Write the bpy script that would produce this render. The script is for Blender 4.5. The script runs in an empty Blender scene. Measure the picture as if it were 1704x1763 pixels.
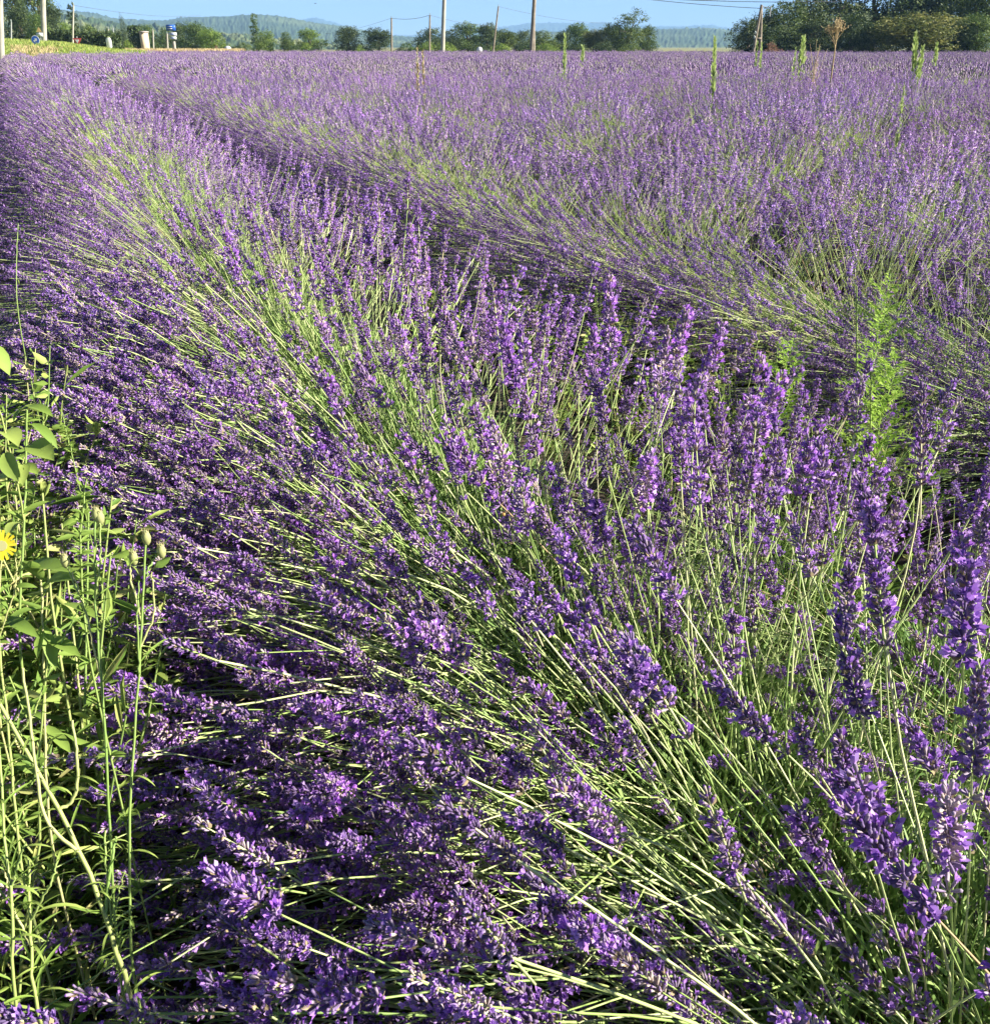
import bpy, math, random
import numpy as np
from mathutils import Vector, Matrix, noise
rad = math.radians
SC = bpy.context.scene
COL = SC.collection
R = random.Random(7)
G = np.random.default_rng(11)

# ------------------------------------------------------------------ camera
FPX, CX, CY, CAMZ = 1657.0, 852.0, 881.5, 1.30
PITCH = math.atan((CY - 80) / FPX)
cam_d = bpy.data.cameras.new('camera'); cam = bpy.data.objects.new('camera', cam_d); COL.objects.link(cam)
cam_d.sensor_fit = 'VERTICAL'; cam_d.angle_y = 2 * math.atan(CY / FPX)
cam_d.clip_start = 0.02; cam_d.clip_end = 30000
cam.location = (0, 0, CAMZ); cam.rotation_euler = (math.pi / 2 - PITCH, 0, 0)
SC.camera = cam

# ------------------------------------------------------------------ light
SUN_AZ, SUN_EL = rad(97), rad(27)            # azimuth clockwise from the view direction (+Y)
world = bpy.data.worlds.new('World'); SC.world = world; world.use_nodes = True
wn = world.node_tree; bg = wn.nodes['Background']
sky = wn.nodes.new('ShaderNodeTexSky'); sky.sky_type = 'NISHITA'; sky.sun_disc = False
sky.sun_elevation = SUN_EL; sky.sun_rotation = SUN_AZ; sky.altitude = 0
sky.air_density = 0.5; sky.dust_density = 0.0; sky.ozone_density = 2.2
wn.links.new(sky.outputs[0], bg.inputs[0]); bg.inputs[1].default_value = 0.043
sun_d = bpy.data.lights.new('sun', 'SUN'); sun_d.energy = 5.0; sun_d.angle = rad(0.5); sun_d.color = (1.0, 0.93, 0.80)
sun = bpy.data.objects.new('sun', sun_d); COL.objects.link(sun)
sdir = Vector((math.sin(SUN_AZ) * math.cos(SUN_EL), math.cos(SUN_AZ) * math.cos(SUN_EL), math.sin(SUN_EL)))
sun.rotation_euler = (-sdir).to_track_quat('-Z', 'Y').to_euler(); sun.location = (20, -5, 30)
SC.view_settings.view_transform = 'Standard'; SC.view_settings.look = 'None'
SC.view_settings.exposure = 1.68; SC.view_settings.gamma = 1.0; SC.view_settings.use_curve_mapping = False
cy = SC.cycles
cy.max_bounces = 6; cy.diffuse_bounces = 3; cy.glossy_bounces = 1; cy.transmission_bounces = 3
cy.transparent_max_bounces = 4; cy.volume_bounces = 0; cy.use_denoising = True
cy.use_adaptive_sampling = True; cy.adaptive_threshold = 0.02
cy.sample_clamp_indirect = 4.0; cy.caustics_reflective = False; cy.caustics_refractive = False

def ray(px, py):
    X = (px - CX) / FPX; u = (CY - py) / FPX
    return X, math.cos(PITCH) + u * math.sin(PITCH), -math.sin(PITCH) + u * math.cos(PITCH)
def at(px, py, Y):
    "point of the place seen in direction (px, py) at forward distance Y"
    x, f, z = ray(px, py); t = Y / f
    return Vector((x * t, Y, CAMZ + z * t))

# ------------------------------------------------------------------ tags and helpers
def tag(o, label=None, cat=None, group=None, kind=None):
    if label: o['label'] = label
    if cat: o['category'] = cat
    if group: o['group'] = group
    if kind: o['kind'] = kind
    return o
def empty(name, loc=(0, 0, 0), rz=0.0, s=1.0):
    o = bpy.data.objects.new(name, None); COL.objects.link(o)
    o.location = loc; o.rotation_euler = (0, 0, rz); o.scale = (s, s, s); o.empty_display_size = 0.1
    return o
def link(name, me, parent=None, loc=(0, 0, 0)):
    o = bpy.data.objects.new(name, me); COL.objects.link(o); o.location = loc
    if parent is not None: o.parent = parent
    return o

class MB:
    def __init__(s): s.v = []; s.f = {}; s.n = 0
    def add(s, v, f, mat=0, tint=None):
        v = np.asarray(v, dtype=np.float32).reshape(-1, 3); f = np.asarray(f, dtype=np.int32)
        if tint is None: tint = G.random()
        t = np.full(len(f), tint, np.float32) if np.isscalar(tint) else np.asarray(tint, np.float32)
        s.f.setdefault(f.shape[1], []).append((f + s.n, np.full(len(f), mat, np.int32), t))
        s.v.append(v); s.n += len(v)
    def tpl(s, tv, tf, M, L, mat=0, tint=None):
        "template verts tv (k,3) faces tf placed by matrices M (n,3,3) and offsets L (n,3)"
        n, k = len(M), len(tv)
        if n == 0: return
        v = np.einsum('nij,kj->nki', M, tv) + L[:, None, :]
        f = (np.asarray(tf)[None] + (np.arange(n) * k)[:, None, None]).reshape(-1, np.asarray(tf).shape[1])
        if tint is None: tint = G.random(n)
        s.add(v.reshape(-1, 3), f, mat, np.repeat(np.asarray(tint, np.float32), len(tf)))
    def mesh(s, name, mats, smooth=False):
        me = bpy.data.meshes.new(name)
        V = np.concatenate(s.v); loops = []; starts = []; tot = []; mi = []; ti = []; c = 0
        for k, L in s.f.items():
            for f, m, t in L:
                loops.append(f.ravel()); starts.append(c + np.arange(len(f)) * k); tot.append(np.full(len(f), k)); c += f.size
                mi.append(m); ti.append(t)
        loops = np.concatenate(loops).astype(np.int32)
        me.vertices.add(len(V)); me.vertices.foreach_set('co', V.astype(np.float32).ravel())
        me.loops.add(len(loops)); me.loops.foreach_set('vertex_index', loops)
        st = np.concatenate(starts).astype(np.int32)
        me.polygons.add(len(st)); me.polygons.foreach_set('loop_start', st)
        me.polygons.foreach_set('loop_total', np.concatenate(tot).astype(np.int32))
        for m in mats: me.materials.append(m)
        me.polygons.foreach_set('material_index', np.concatenate(mi).astype(np.int32))
        if smooth: me.polygons.foreach_set('use_smooth', np.ones(len(st), bool))
        a = me.attributes.new('tint', 'FLOAT', 'FACE'); a.data.foreach_set('value', np.concatenate(ti).astype(np.float32))
        me.update(calc_edges=True)
        return me

def frame_from(d):
    "(3,3) rotation whose z column is d"
    d = np.asarray(d, float); d = d / (np.linalg.norm(d) + 1e-9)
    a = np.array([0, 0, 1.]) if abs(d[2]) < 0.9 else np.array([1., 0, 0])
    x = np.cross(a, d); x /= np.linalg.norm(x); y = np.cross(d, x)
    return np.stack([x, y, d], 1)
def frames(D, roll=None):
    "vectorised frames, D (n,3)"
    D = D / (np.linalg.norm(D, axis=1, keepdims=True) + 1e-9)
    A = np.where(np.abs(D[:, 2:3]) < 0.9, np.array([[0, 0, 1.]]), np.array([[1., 0, 0]]))
    X = np.cross(A, D); X /= np.linalg.norm(X, axis=1, keepdims=True); Y = np.cross(D, X)
    if roll is not None:
        c, s_ = np.cos(roll)[:, None], np.sin(roll)[:, None]
        X, Y = X * c + Y * s_, -X * s_ + Y * c
    return np.stack([X, Y, D], 2)
def tube(mb, P, r, sides=4, mat=0, tint=None, cap=False):
    P = np.asarray(P, float); n = len(P)
    r = np.full(n, r) if np.isscalar(r) else np.asarray(r, float)
    T = np.gradient(P, axis=0); T /= (np.linalg.norm(T, axis=1, keepdims=True) + 1e-12)
    F = frame_from(T[0]); x = F[:, 0]; V = []
    ang = np.arange(sides) * 2 * math.pi / sides
    for i in range(n):
        x = x - T[i] * np.dot(x, T[i]); x /= np.linalg.norm(x) + 1e-12; y = np.cross(T[i], x)
        V.append(P[i] + r[i] * (np.cos(ang)[:, None] * x + np.sin(ang)[:, None] * y))
    V = np.concatenate(V); f = []
    for i in range(n - 1):
        for j in range(sides):
            a = i * sides + j; b = i * sides + (j + 1) % sides
            f.append((a, b, b + sides, a + sides))
    mb.add(V, f, mat, tint)
    if cap:
        mb.add(V[-sides:], [tuple(range(sides))], mat, tint); mb.add(V[:sides], [tuple(reversed(range(sides)))], mat, tint)
def box(mb, c, s, mat=0, tint=0.5, rot=None):
    v = np.array([[x, y, z] for x in (-.5, .5) for y in (-.5, .5) for z in (-.5, .5)]) * np.array(s)
    if rot is not None: v = v @ np.asarray(rot).T
    mb.add(v + np.array(c), [(0, 1, 3, 2), (4, 6, 7, 5), (0, 4, 5, 1), (2, 3, 7, 6), (0, 2, 6, 4), (1, 5, 7, 3)], mat, tint)

# ------------------------------------------------------------------ materials
def mat(name, stops, rough=0.6, trans=0.0, tcol=None, spec=0.3, obj_var=0.0, patch=None, use_tint=True, bump=0.0, scale=30.0):
    """stops: [(pos, (r,g,b)), ...] of the thing's own colours, picked by the 'tint' of each piece"""
    m = bpy.data.materials.new(name); m.use_nodes = True; nt = m.node_tree; N = nt.nodes; Lk = nt.links
    p = N['Principled BSDF']; out = N['Material Output']
    ramp = N.new('ShaderNodeValToRGB'); cr = ramp.color_ramp
    while len(cr.elements) > 1: cr.elements.remove(cr.elements[0])
    cr.elements[0].position = stops[0][0]; cr.elements[0].color = (*stops[0][1], 1)
    for q, c in stops[1:]:
        e = cr.elements.new(q); e.color = (*c, 1)
    if use_tint:
        a = N.new('ShaderNodeAttribute'); a.attribute_name = 'tint'; src = a.outputs['Fac']
    else:
        a = N.new('ShaderNodeTexNoise'); a.inputs['Scale'].default_value = scale; a.inputs['Detail'].default_value = 6
        tc = N.new('ShaderNodeTexCoord'); Lk.new(tc.outputs['Object'], a.inputs['Vector'])
        mr = N.new('ShaderNodeMapRange'); mr.inputs[1].default_value = 0.3; mr.inputs[2].default_value = 0.7
        Lk.new(a.outputs['Fac'], mr.inputs[0]); src = mr.outputs[0]
    Lk.new(src, ramp.inputs[0]); col = ramp.outputs[0]
    if obj_var > 0:
        oi = N.new('ShaderNodeObjectInfo'); hs = N.new('ShaderNodeHueSaturation')
        m1 = N.new('ShaderNodeMapRange'); m1.inputs[3].default_value = 1 - obj_var; m1.inputs[4].default_value = 1 + obj_var
        Lk.new(oi.outputs['Random'], m1.inputs[0]); Lk.new(m1.outputs[0], hs.inputs['Value'])
        m2 = N.new('ShaderNodeMath'); m2.operation = 'MULTIPLY'; m2.inputs[1].default_value = 7.31
        m3 = N.new('ShaderNodeMath'); m3.operation = 'FRACT'; m4 = N.new('ShaderNodeMapRange')
        m4.inputs[3].default_value = 0.5 - obj_var * 0.06; m4.inputs[4].default_value = 0.5 + obj_var * 0.06
        Lk.new(oi.outputs['Random'], m2.inputs[0]); Lk.new(m2.outputs[0], m3.inputs[0]); Lk.new(m3.outputs[0], m4.inputs[0])
        Lk.new(m4.outputs[0], hs.inputs['Hue']); Lk.new(col, hs.inputs['Color']); col = hs.outputs[0]
    if patch:                                   # patches of another own colour over the place
        g = N.new('ShaderNodeNewGeometry'); nz = N.new('ShaderNodeTexNoise'); nz.inputs['Scale'].default_value = patch[1]; nz.inputs['Detail'].default_value = 4
        Lk.new(g.outputs['Position'], nz.inputs['Vector'])
        mr2 = N.new('ShaderNodeMapRange'); mr2.inputs[1].default_value = 0.45; mr2.inputs[2].default_value = 0.65; mr2.inputs[4].default_value = patch[2]
        Lk.new(nz.outputs['Fac'], mr2.inputs[0])
        mx = N.new('ShaderNodeMix'); mx.data_type = 'RGBA'; mx.inputs[7].default_value = (*patch[0], 1)
        Lk.new(mr2.outputs[0], mx.inputs[0]); Lk.new(col, mx.inputs[6]); col = mx.outputs[2]
    Lk.new(col, p.inputs['Base Color']); p.inputs['Roughness'].default_value = rough; p.inputs['Specular IOR Level'].default_value = spec
    if bump > 0:
        bn = N.new('ShaderNodeTexNoise'); bn.inputs['Scale'].default_value = scale * 3; bn.inputs['Detail'].default_value = 5
        tc2 = N.new('ShaderNodeTexCoord'); Lk.new(tc2.outputs['Object'], bn.inputs['Vector'])
        b = N.new('ShaderNodeBump'); b.inputs['Strength'].default_value = bump; Lk.new(bn.outputs['Fac'], b.inputs['Height']); Lk.new(b.outputs[0], p.inputs['Normal'])
    if trans > 0:
        t = N.new('ShaderNodeBsdfTranslucent'); mix = N.new('ShaderNodeMixShader'); mix.inputs[0].default_value = trans
        Lk.new(col, t.inputs[0]); Lk.new(p.outputs[0], mix.inputs[1]); Lk.new(t.outputs[0], mix.inputs[2]); Lk.new(mix.outputs[0], out.inputs[0])
    return m

M_CALYX = mat('lavender_calyx', [(0, (.12, .075, .19)), (.4, (.22, .15, .31)), (.75, (.31, .25, .33)), (1, (.50, .42, .37))], .6, .12, obj_var=.22)
M_CALYX_MID = mat('lavender_calyx_mid', [(0, (.13, .07, .22)), (.4, (.21, .13, .33)), (.78, (.30, .22, .38)), (1, (.46, .39, .37))], .6, .12, obj_var=.22)
M_PETAL = mat('lavender_petal', [(0, (.30, .11, .56)), (.5, (.46, .23, .73)), (1, (.64, .42, .84))], .55, .3, obj_var=.18)
M_BRACT = mat('lavender_bract', [(0, (.30, .24, .14)), (1, (.42, .34, .20))], .7, .2)
M_STEM = mat('lavender_stem', [(0, (.24, .37, .10)), (.5, (.42, .54, .19)), (.85, (.58, .65, .32)), (.95, (.62, .58, .36)), (1, (.40, .28, .15))], .45, .08, obj_var=.15)
M_LEAF = mat('lavender_leaf', [(0, (.10, .19, .05)), (.6, (.21, .34, .09)), (1, (.38, .50, .17))], .55, .2, obj_var=.12)
M_SPIKE_FAR = mat('lavender_spike_distant', [(0, (.12, .06, .23)), (.45, (.22, .13, .34)), (.8, (.33, .22, .43)), (1, (.46, .39, .40))], .7, .15, obj_var=.15, patch=((.32, .31, .24), .35, .45))
M_WLEAF = mat('weed_leaf', [(0, (.12, .22, .04)), (.5, (.24, .36, .07)), (.85, (.38, .46, .12)), (1, (.50, .45, .20))], .6, .35)
M_WSTEM = mat('weed_stem', [(0, (.20, .32, .08)), (.6, (.36, .43, .14)), (1, (.50, .48, .22))], .5, .05)
M_BUD = mat('weed_bud', [(0, (.30, .36, .12)), (1, (.50, .42, .24))], .6, .1)
M_YPETAL = mat('yellow_petal', [(0, (.80, .62, .03)), (1, (.90, .75, .06))], .5, .3)
M_DRY = mat('dry_stem', [(0, (.34, .25, .13)), (1, (.62, .50, .28))], .8, .1)
M_FEATH = mat('feathery_leaf', [(0, (.26, .44, .06)), (1, (.50, .66, .14))], .5, .4)
M_GRASS = mat('verge_grass', [(0, (.16, .26, .05)), (.6, (.30, .38, .08)), (1, (.46, .44, .16))], .7, .3)
M_STRAW = mat('straw_grass', [(0, (.42, .33, .17)), (1, (.62, .50, .28))], .8, .2)

# ------------------------------------------------------------------ ground, soil, hills
def setting(name, me, label=None):
    o = link(name, me); tag(o, kind='structure'); return o
mb = MB(); S = 16000
n = 40; xs = np.linspace(-S, S, n); gv = np.array([[x, y, 0] for y in xs for x in xs])
gf = [(j * n + i, j * n + i + 1, (j + 1) * n + i + 1, (j + 1) * n + i) for j in range(n - 1) for i in range(n - 1)]
mb.add(gv, gf, 0, .5)
M_GROUND = mat('meadow_ground', [(0, (.13, .16, .05)), (.5, (.22, .22, .09)), (1, (.30, .26, .13))], .9, use_tint=False, scale=.05)
M_SOIL = mat('field_soil', [(0, (.05, .038, .028)), (.5, (.08, .062, .044)), (1, (.13, .10, .07))], .95, use_tint=False, scale=6, bump=.8)
setting('ground', mb.mesh('ground', [M_GROUND]))

THETA = math.atan((852 / FPX) / (math.cos(PITCH) + (CY - 80) / FPX * math.sin(PITCH)))   # rows head this far left of the view
RD = np.array([-math.sin(THETA), math.cos(THETA)]); RN = np.array([math.cos(THETA), math.sin(THETA)])   # along the row, across to the right
ROW0, PITCH_ROW = 0.84, 2.0
def far_edge(x, y):
    "forward distance where the field ends in the direction of (x, y)"
    px = CX + (x / max(y, .1)) * 1.111 * FPX
    return float(np.interp(px, [-300, 0, 120, 300, 1704], [52, 62, 84, 108, 112]))
mb = MB(); pts = [(-3, -6), (-3.0, 2)]
P0 = RN * (ROW0 - 1.15)
poly = [P0 - RD * 8, P0 + RD * 66]
for px in (60, 120, 200, 300, 800, 1300, 1704, 1900):
    y = float(np.interp(px, [-300, 0, 120, 300, 1704], [52, 62, 84, 108, 112])) + 1.0
    poly.append(np.array([(px - CX) / FPX / 1.111 * y, y]))
poly.append(np.array([75, 60])); poly.append(np.array([12, -12]))
pv = [(p[0], p[1], .004) for p in poly]
c0 = (10, 40, .004)
mb.add(np.array([c0] + pv), [(0, 1 + i, 1 + (i + 1) % len(pv)) for i in range(len(pv))][::-1], 0, .5)
setting('field_soil', mb.mesh('field_soil', [M_SOIL]))

mb = MB(); nC = 5200
o_ = G.uniform(-.5, 4.6, nC); q_ = G.uniform(-.2, 7, nC); Lc = np.stack([RN[0] * o_ + RD[0] * q_, RN[1] * o_ + RD[1] * q_, np.full(nC, .004)], 1)
ico = np.array([[1, 0, 0], [-1, 0, 0], [0, 1, 0], [0, -1, 0], [0, 0, 1], [0, 0, -1]]) * 1.0; icf = [(0, 2, 4), (2, 1, 4), (1, 3, 4), (3, 0, 4), (2, 0, 5), (1, 2, 5), (3, 1, 5), (0, 3, 5)]
mb.tpl(ico, icf, frames(G.normal(size=(nC, 3)), G.random(nC) * 6) * (G.uniform(.003, .016, (nC, 1, 3)) * G.uniform(.6, 1.6, (nC, 1, 1))), Lc, 0)
M_CLOD = mat('soil_clod', [(0, (.05, .038, .028)), (.8, (.12, .09, .065)), (1, (.24, .20, .15))], .95)
tag(link('soil_clods', mb.mesh('soil_clods', [M_CLOD])), 'dry brown soil clods and pebbles between the first rows', 'soil', kind='stuff')
def fbm(x, y, z=0.0, o=4): return noise.fractal(Vector((x, y, z)), 1.0, 2.0, o)
def hill(name, prof, D, depth, stops, bump, cell, seed, scl, patch=None):
    p0, p1 = prof[0][0], prof[-1][0]; nx = int((p1 - p0) / cell); ny = 34
    pxs = np.array([p[0] for p in prof]); pys = np.array([p[1] for p in prof]); V = []; tint = []
    for j in range(ny):
        u = j / (ny - 1) * 1.35
        for i in range(nx):
            px = p0 + (p1 - p0) * i / (nx - 1)
            a = at(px, float(np.interp(px, pxs, pys)), D)
            Y = D - depth + depth * u
            x = a.x / D * Y
            sh = math.sin(min(u, 1) * math.pi / 2) ** 1.2 if u <= 1 else math.cos((u - 1) * 3.0)
            base = max(a.z, 1) * sh
            nz = fbm(x / scl, Y / scl, seed) * 0.16 * base * (1 if u < .95 else .35)
            bz = abs(fbm(x / bump * 0.6, Y / bump * 0.5, seed + 5, 2)) * bump * 0.8 + (G.random() * bump * .25)
            V.append((x, Y, base + nz * (u < 1) + (bz - bump * .4 if u > .03 else -3) if u > .03 else -3))
    f = [(j * nx + i, j * nx + i + 1, (j + 1) * nx + i + 1, (j + 1) * nx + i) for j in range(ny - 1) for i in range(nx - 1)]
    mb = MB(); mb.add(np.array(V), f, 0, G.random(len(f)))
    m = mat(name + '_cover', stops, .9, patch=patch)
    setting(name, mb.mesh(name, [m]))
WOOD = [(0, (.035, .065, .03)), (.6, (.05, .085, .036)), (1, (.07, .11, .045))]
hill('distant_mountain', [(-200, 62), (300, 60), (450, 46), (500, 38), (545, 31), (590, 44), (640, 58), (700, 62), (760, 60), (820, 53), (880, 46), (905, 42), (1000, 44), (1040, 42), (1120, 47), (1170, 45), (1225, 42), (1262, 50), (1330, 66), (1900, 70)], 6500, 1800, WOOD, 14, 2.2, 1, 900)
hill('wooded_hill', [(-300, 12), (0, 16), (100, 18), (160, 25), (200, 34), (240, 37), (290, 38), (330, 33), (400, 30), (440, 27), (480, 30), (520, 37), (560, 42), (600, 47), (650, 59), (700, 64), (800, 66), (900, 58), (1000, 58), (1100, 52), (1180, 49), (1230, 51), (1265, 57), (1400, 60), (1900, 62)], 2400, 1000, WOOD, 5, 1.6, 3, 300, patch=((.16, .20, .08), .004, .5))
hill('near_hill', [(-100, 24), (90, 27), (140, 30), (175, 38), (215, 46), (330, 52), (420, 60), (500, 70), (560, 76), (640, 79)], 900, 420, WOOD, 5, 1.6, 7, 120, patch=((.28, .30, .12), .012, .8))

# grassy bank on the left beyond the field
def bank_z(x, y):
    px = CX + (x / y) * 1.111 * FPX
    top = float(np.interp(px, [-200, 0, 60, 110, 160, 205, 240], [68, 71, 73.5, 77, 84, 90, 92]))
    zt = at(px, top, 88).z; u = min(max((y - 70) / 18, 0), 1)
    return max(zt, 0) * (u * u * (3 - 2 * u)) * (1.0 if y < 120 else max(0, 1 - (y - 120) / 30))
mb = MB(); nx, ny = 90, 46; V = []
for j in range(ny):
    for i in range(nx):
        y = 56 + j * 2.2; px = -500 + i * 8.6; x = (px - CX) / FPX / 1.111 * y
        e = .02 + bank_z(x, y) + (fbm(x * .3, y * .3, 4) * .12 if y > 72 else 0)
        V.append((x, y, e if j > 0 else -.2))
f = [(j * nx + i, j * nx + i + 1, (j + 1) * nx + i + 1, (j + 1) * nx + i) for j in range(ny - 1) for i in range(nx - 1)]
mb.add(np.array(V), f, 0, .5)
M_BANK = mat('bank_grass', [(0, (.20, .27, .06)), (.5, (.32, .38, .09)), (1, (.46, .42, .18))], .9, use_tint=False, scale=.25)
setting('grass_bank', mb.mesh('grass_bank', [M_BANK]))
# blades on the bank and the dry straw strip at its foot
blade_v = np.array([[-.5, 0, 0], [.5, 0, 0], [.25, .05, .6], [-.25, .05, .6], [0, .2, 1.0]]); blade_f3 = [(3, 2, 4)]; blade_f4 = [(0, 1, 2, 3)]
def blades(name, pts, h, w, m, label, lean=.35):
    n = len(pts); D = np.stack([G.normal(0, lean, n), G.normal(0, lean, n), np.ones(n)], 1)
    F = frames(D, G.random(n) * 6.28); sc = np.stack([np.full(n, w), h * (.6 + .8 * G.random(n)), h * (.6 + .8 * G.random(n))], 1)
    Mx = F * sc[:, None, :]; t = G.random(n); mb = MB()
    mb.tpl(blade_v, blade_f4, Mx, pts, 0, t); mb.tpl(blade_v, blade_f3, Mx, pts, 0, t)
    o = link(name, mb.mesh(name, [m])); tag(o, label, 'grass', kind='stuff'); return o
P = []
while len(P) < 15000:
    px = R.uniform(-40, 250); y = R.uniform(74, 95); x = (px - CX) / FPX / 1.111 * y
    P.append((x, y, bank_z(x, y)))
blades('verge_grass', np.array(P), .24, .07, M_GRASS, 'sunlit green grass covering the bank beyond the lavender')
P = []
while len(P) < 9000:
    px = R.uniform(20, 420); y = R.uniform(66, 82) if px < 200 else R.uniform(109, 118); x = (px - CX) / FPX / 1.111 * y
    if y > far_edge(x, y) + .3: P.append((x, y, bank_z(x, y)))
blades('straw_grass', np.array(P), .30, .08, M_STRAW, 'dry straw coloured grass strip between lavender and green bank')

# ------------------------------------------------------------------ lavender
def calyx_tpl(sides=5):
    L, r = .0074, .00115; a = np.arange(sides) * 2 * math.pi / sides; ring = np.stack([np.cos(a), np.sin(a), 0 * a], 1)
    v = np.concatenate([ring * r * .45, ring * r + [0, 0, L * .45], ring * r * 1.02 + [0, 0, L * .95]]); f = []
    for i in range(2):
        for j in range(sides): f.append((i * sides + j, i * sides + (j + 1) % sides, (i + 1) * sides + (j + 1) % sides, (i + 1) * sides + j))
    return v, f, np.concatenate([ring * r * 1.02 + [0, 0, L * .95], [[0, 0, L * 1.12]]]), [(j, (j + 1) % sides, sides) for j in range(sides)]
CAL = calyx_tpl()
def corolla_tpl():
    v = []; f = []
    for k in range(5):
        a = k * 2 * math.pi / 5; up = k in (0, 1)
        d = np.array([math.cos(a), math.sin(a), 0]); s_ = np.array([-math.sin(a), math.cos(a), 0])
        ln = .0036 if up else .0028; w = .0015 if up else .0011; z1_ = .0035 if up else -.0015
        b = len(v); c0_ = np.array([0, 0, .0095])
        v += [c0_ - [0, 0, .003], c0_ + d * ln * .55 + s_ * w + [0, 0, .0022], c0_ + d * ln + [0, 0, z1_], c0_ + d * ln * .55 - s_ * w + [0, 0, .0012]]
        f.append((b, b + 1, b + 2, b + 3))
    return np.array(v), f
COR = corolla_tpl()
CONE_V = np.array([[.0013, 0, 0], [-.0007, .0012, .0005], [-.0007, -.0012, .0005], [0.0003, 0, .0092]]); CONE_F = [(0, 1, 3), (1, 2, 3), (2, 0, 3)]
PET_V = np.array([[-.0030, 0, .007], [0, -.0034, .0085], [.0034, 0, .0100], [0, .0034, .0085]]); PET_F = [(0, 1, 2, 3)]
PET2_V = np.array([[0, -.0032, .0062], [.0018, 0, .0105], [0, .0034, .0112], [-.0018, 0, .0078]])

def spike(mb, F, o, L, s, lod, seed_t, bloom=.5):
    """flower spike along +z of frame F at origin o; length L, thickness factor s; mats 0 calyx 1 petal 2 bract 3 stem"""
    if lod == 3:        # very far: a rough spindle
        z = np.array([0, .35, .75, 1.0]) * L; r = np.array([.006, .0105, .009, .002]) * s
        V = []
        for i in range(4):
            a = np.arange(4) * math.pi / 2 + i * .8; rr = r[i] * (1 + .35 * G.standard_normal(4))
            V.append(np.stack([np.cos(a) * rr, np.sin(a) * rr, np.full(4, z[i]) + G.normal(0, .003, 4)], 1))
        V = np.concatenate(V) @ F.T + o
        f = [(i * 4 + j, i * 4 + (j + 1) % 4, (i + 1) * 4 + (j + 1) % 4, (i + 1) * 4 + j) for i in range(3) for j in range(4)]
        mb.add(V, f, 0, np.clip(seed_t + G.normal(0, .22, len(f)), 0, 1)); return
    nw = max(5, int(L / (.0078 if lod == 0 else .0092)))
    zs = []; az = []; rr = []; tl = []
    skip = G.random(nw) < .13; shift = np.cumsum(G.normal(0, .0012, nw))
    for w in range(nw):
        u = w / (nw - 1); z = u * L + shift[w]
        if skip[w] and 0 < w < nw - 2 and lod < 2: continue
        prof = .75 + .35 * math.sin(math.pi * min(u * 1.05, 1)); c = {0: 13, 1: 6, 2: 3}[lod]
        c = max(2, int(c * (1.0 if u < .85 else .6) * G.uniform(.7, 1.1)))
        a0 = G.random() * 6.28
        for k in range(c):
            zs.append(z + G.normal(0, .0014)); az.append(a0 + 6.283 * k / c + G.normal(0, .18)); rr.append(.0020 * s * prof)
            tl.append((math.radians(62) - u * math.radians(38) + G.normal(0, .2)))
    if lod < 2 and G.random() < .55:     # a whorl standing apart below
        zr = -G.uniform(.018, .04); a0 = G.random() * 6.28
        for k in range(7 if lod == 0 else 4):
            zs.append(zr + G.normal(0, .0012)); az.append(a0 + k * (.9 if lod == 0 else 1.57)); rr.append(.0018); tl.append(rad(50) + G.normal(0, .2))
    zs, az, rr, tl = map(np.array, (zs, az, rr, tl)); n = len(zs)
    D = np.stack([np.sin(tl) * np.cos(az), np.sin(tl) * np.sin(az), np.cos(tl)], 1)
    Lc = np.stack([np.cos(az) * rr, np.sin(az) * rr, zs], 1)
    Fr = frames(D, G.random(n) * 6.28) * (s * (.85 + .35 * G.random(n)))[:, None, None] * (1.0 if lod == 0 else 1.25 if lod == 1 else 1.9)
    Mx = np.einsum('ij,njk->nik', F, Fr); Lx = Lc @ F.T + o
    tint = np.clip(seed_t + G.normal(0, .25, n), 0, 1)
    wav = (np.sin(zs * 230 + G.random() * 6) * .5 + .5)
    fl = G.random(n) < bloom * (.35 + 1.0 * wav) * (1.15 if lod == 0 else 1)
    if lod == 0:
        v, f, vc, fc = CAL
        mb.tpl(v, f, Mx, Lx, 0, tint); kv = G.random(n) < .5; mb.tpl(vc, fc, Mx[kv], Lx[kv], 1, G.random(kv.sum()) * .5); mb.tpl(vc, fc, Mx[~kv], Lx[~kv], 0, tint[~kv])
        mb.tpl(COR[0], COR[1], Mx[fl], Lx[fl], 1, np.clip(.5 + G.normal(0, .3, fl.sum()), 0, 1))
        k = G.random(n) < .22
        br = np.array([[-.0012, 0, 0], [.0012, 0, 0], [.0018, .001, .0035], [0, .0005, .007], [-.0018, .001, .0035]])
        mb.tpl(br, [(0, 1, 2, 3, 4)], Mx[k], Lx[k] - (F[:, 2] * .002)[None], 2)
    else:
        mb.tpl(CONE_V, CONE_F, Mx, Lx, 0, tint)
        mb.tpl(PET_V * (.72 if lod == 1 else .85), PET_F, Mx[fl], Lx[fl], 1)
        if lod == 1: mb.tpl(PET2_V * .75, PET_F, Mx[fl], Lx[fl], 1)

def arc(th0, beta, L, n):
    "stem curve in the xz plane: leaves at th0 from vertical and bends by beta; returns points and end angle"
    t = th0 + beta * (np.linspace(0, 1, n) ** 1.2); ds = L / (n - 1)
    x = np.concatenate([[0], np.cumsum(np.sin((t[1:] + t[:-1]) / 2)) * ds]); z = np.concatenate([[0], np.cumsum(np.cos((t[1:] + t[:-1]) / 2)) * ds])
    return np.stack([x, 0 * x, z], 1), t[-1]

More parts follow.
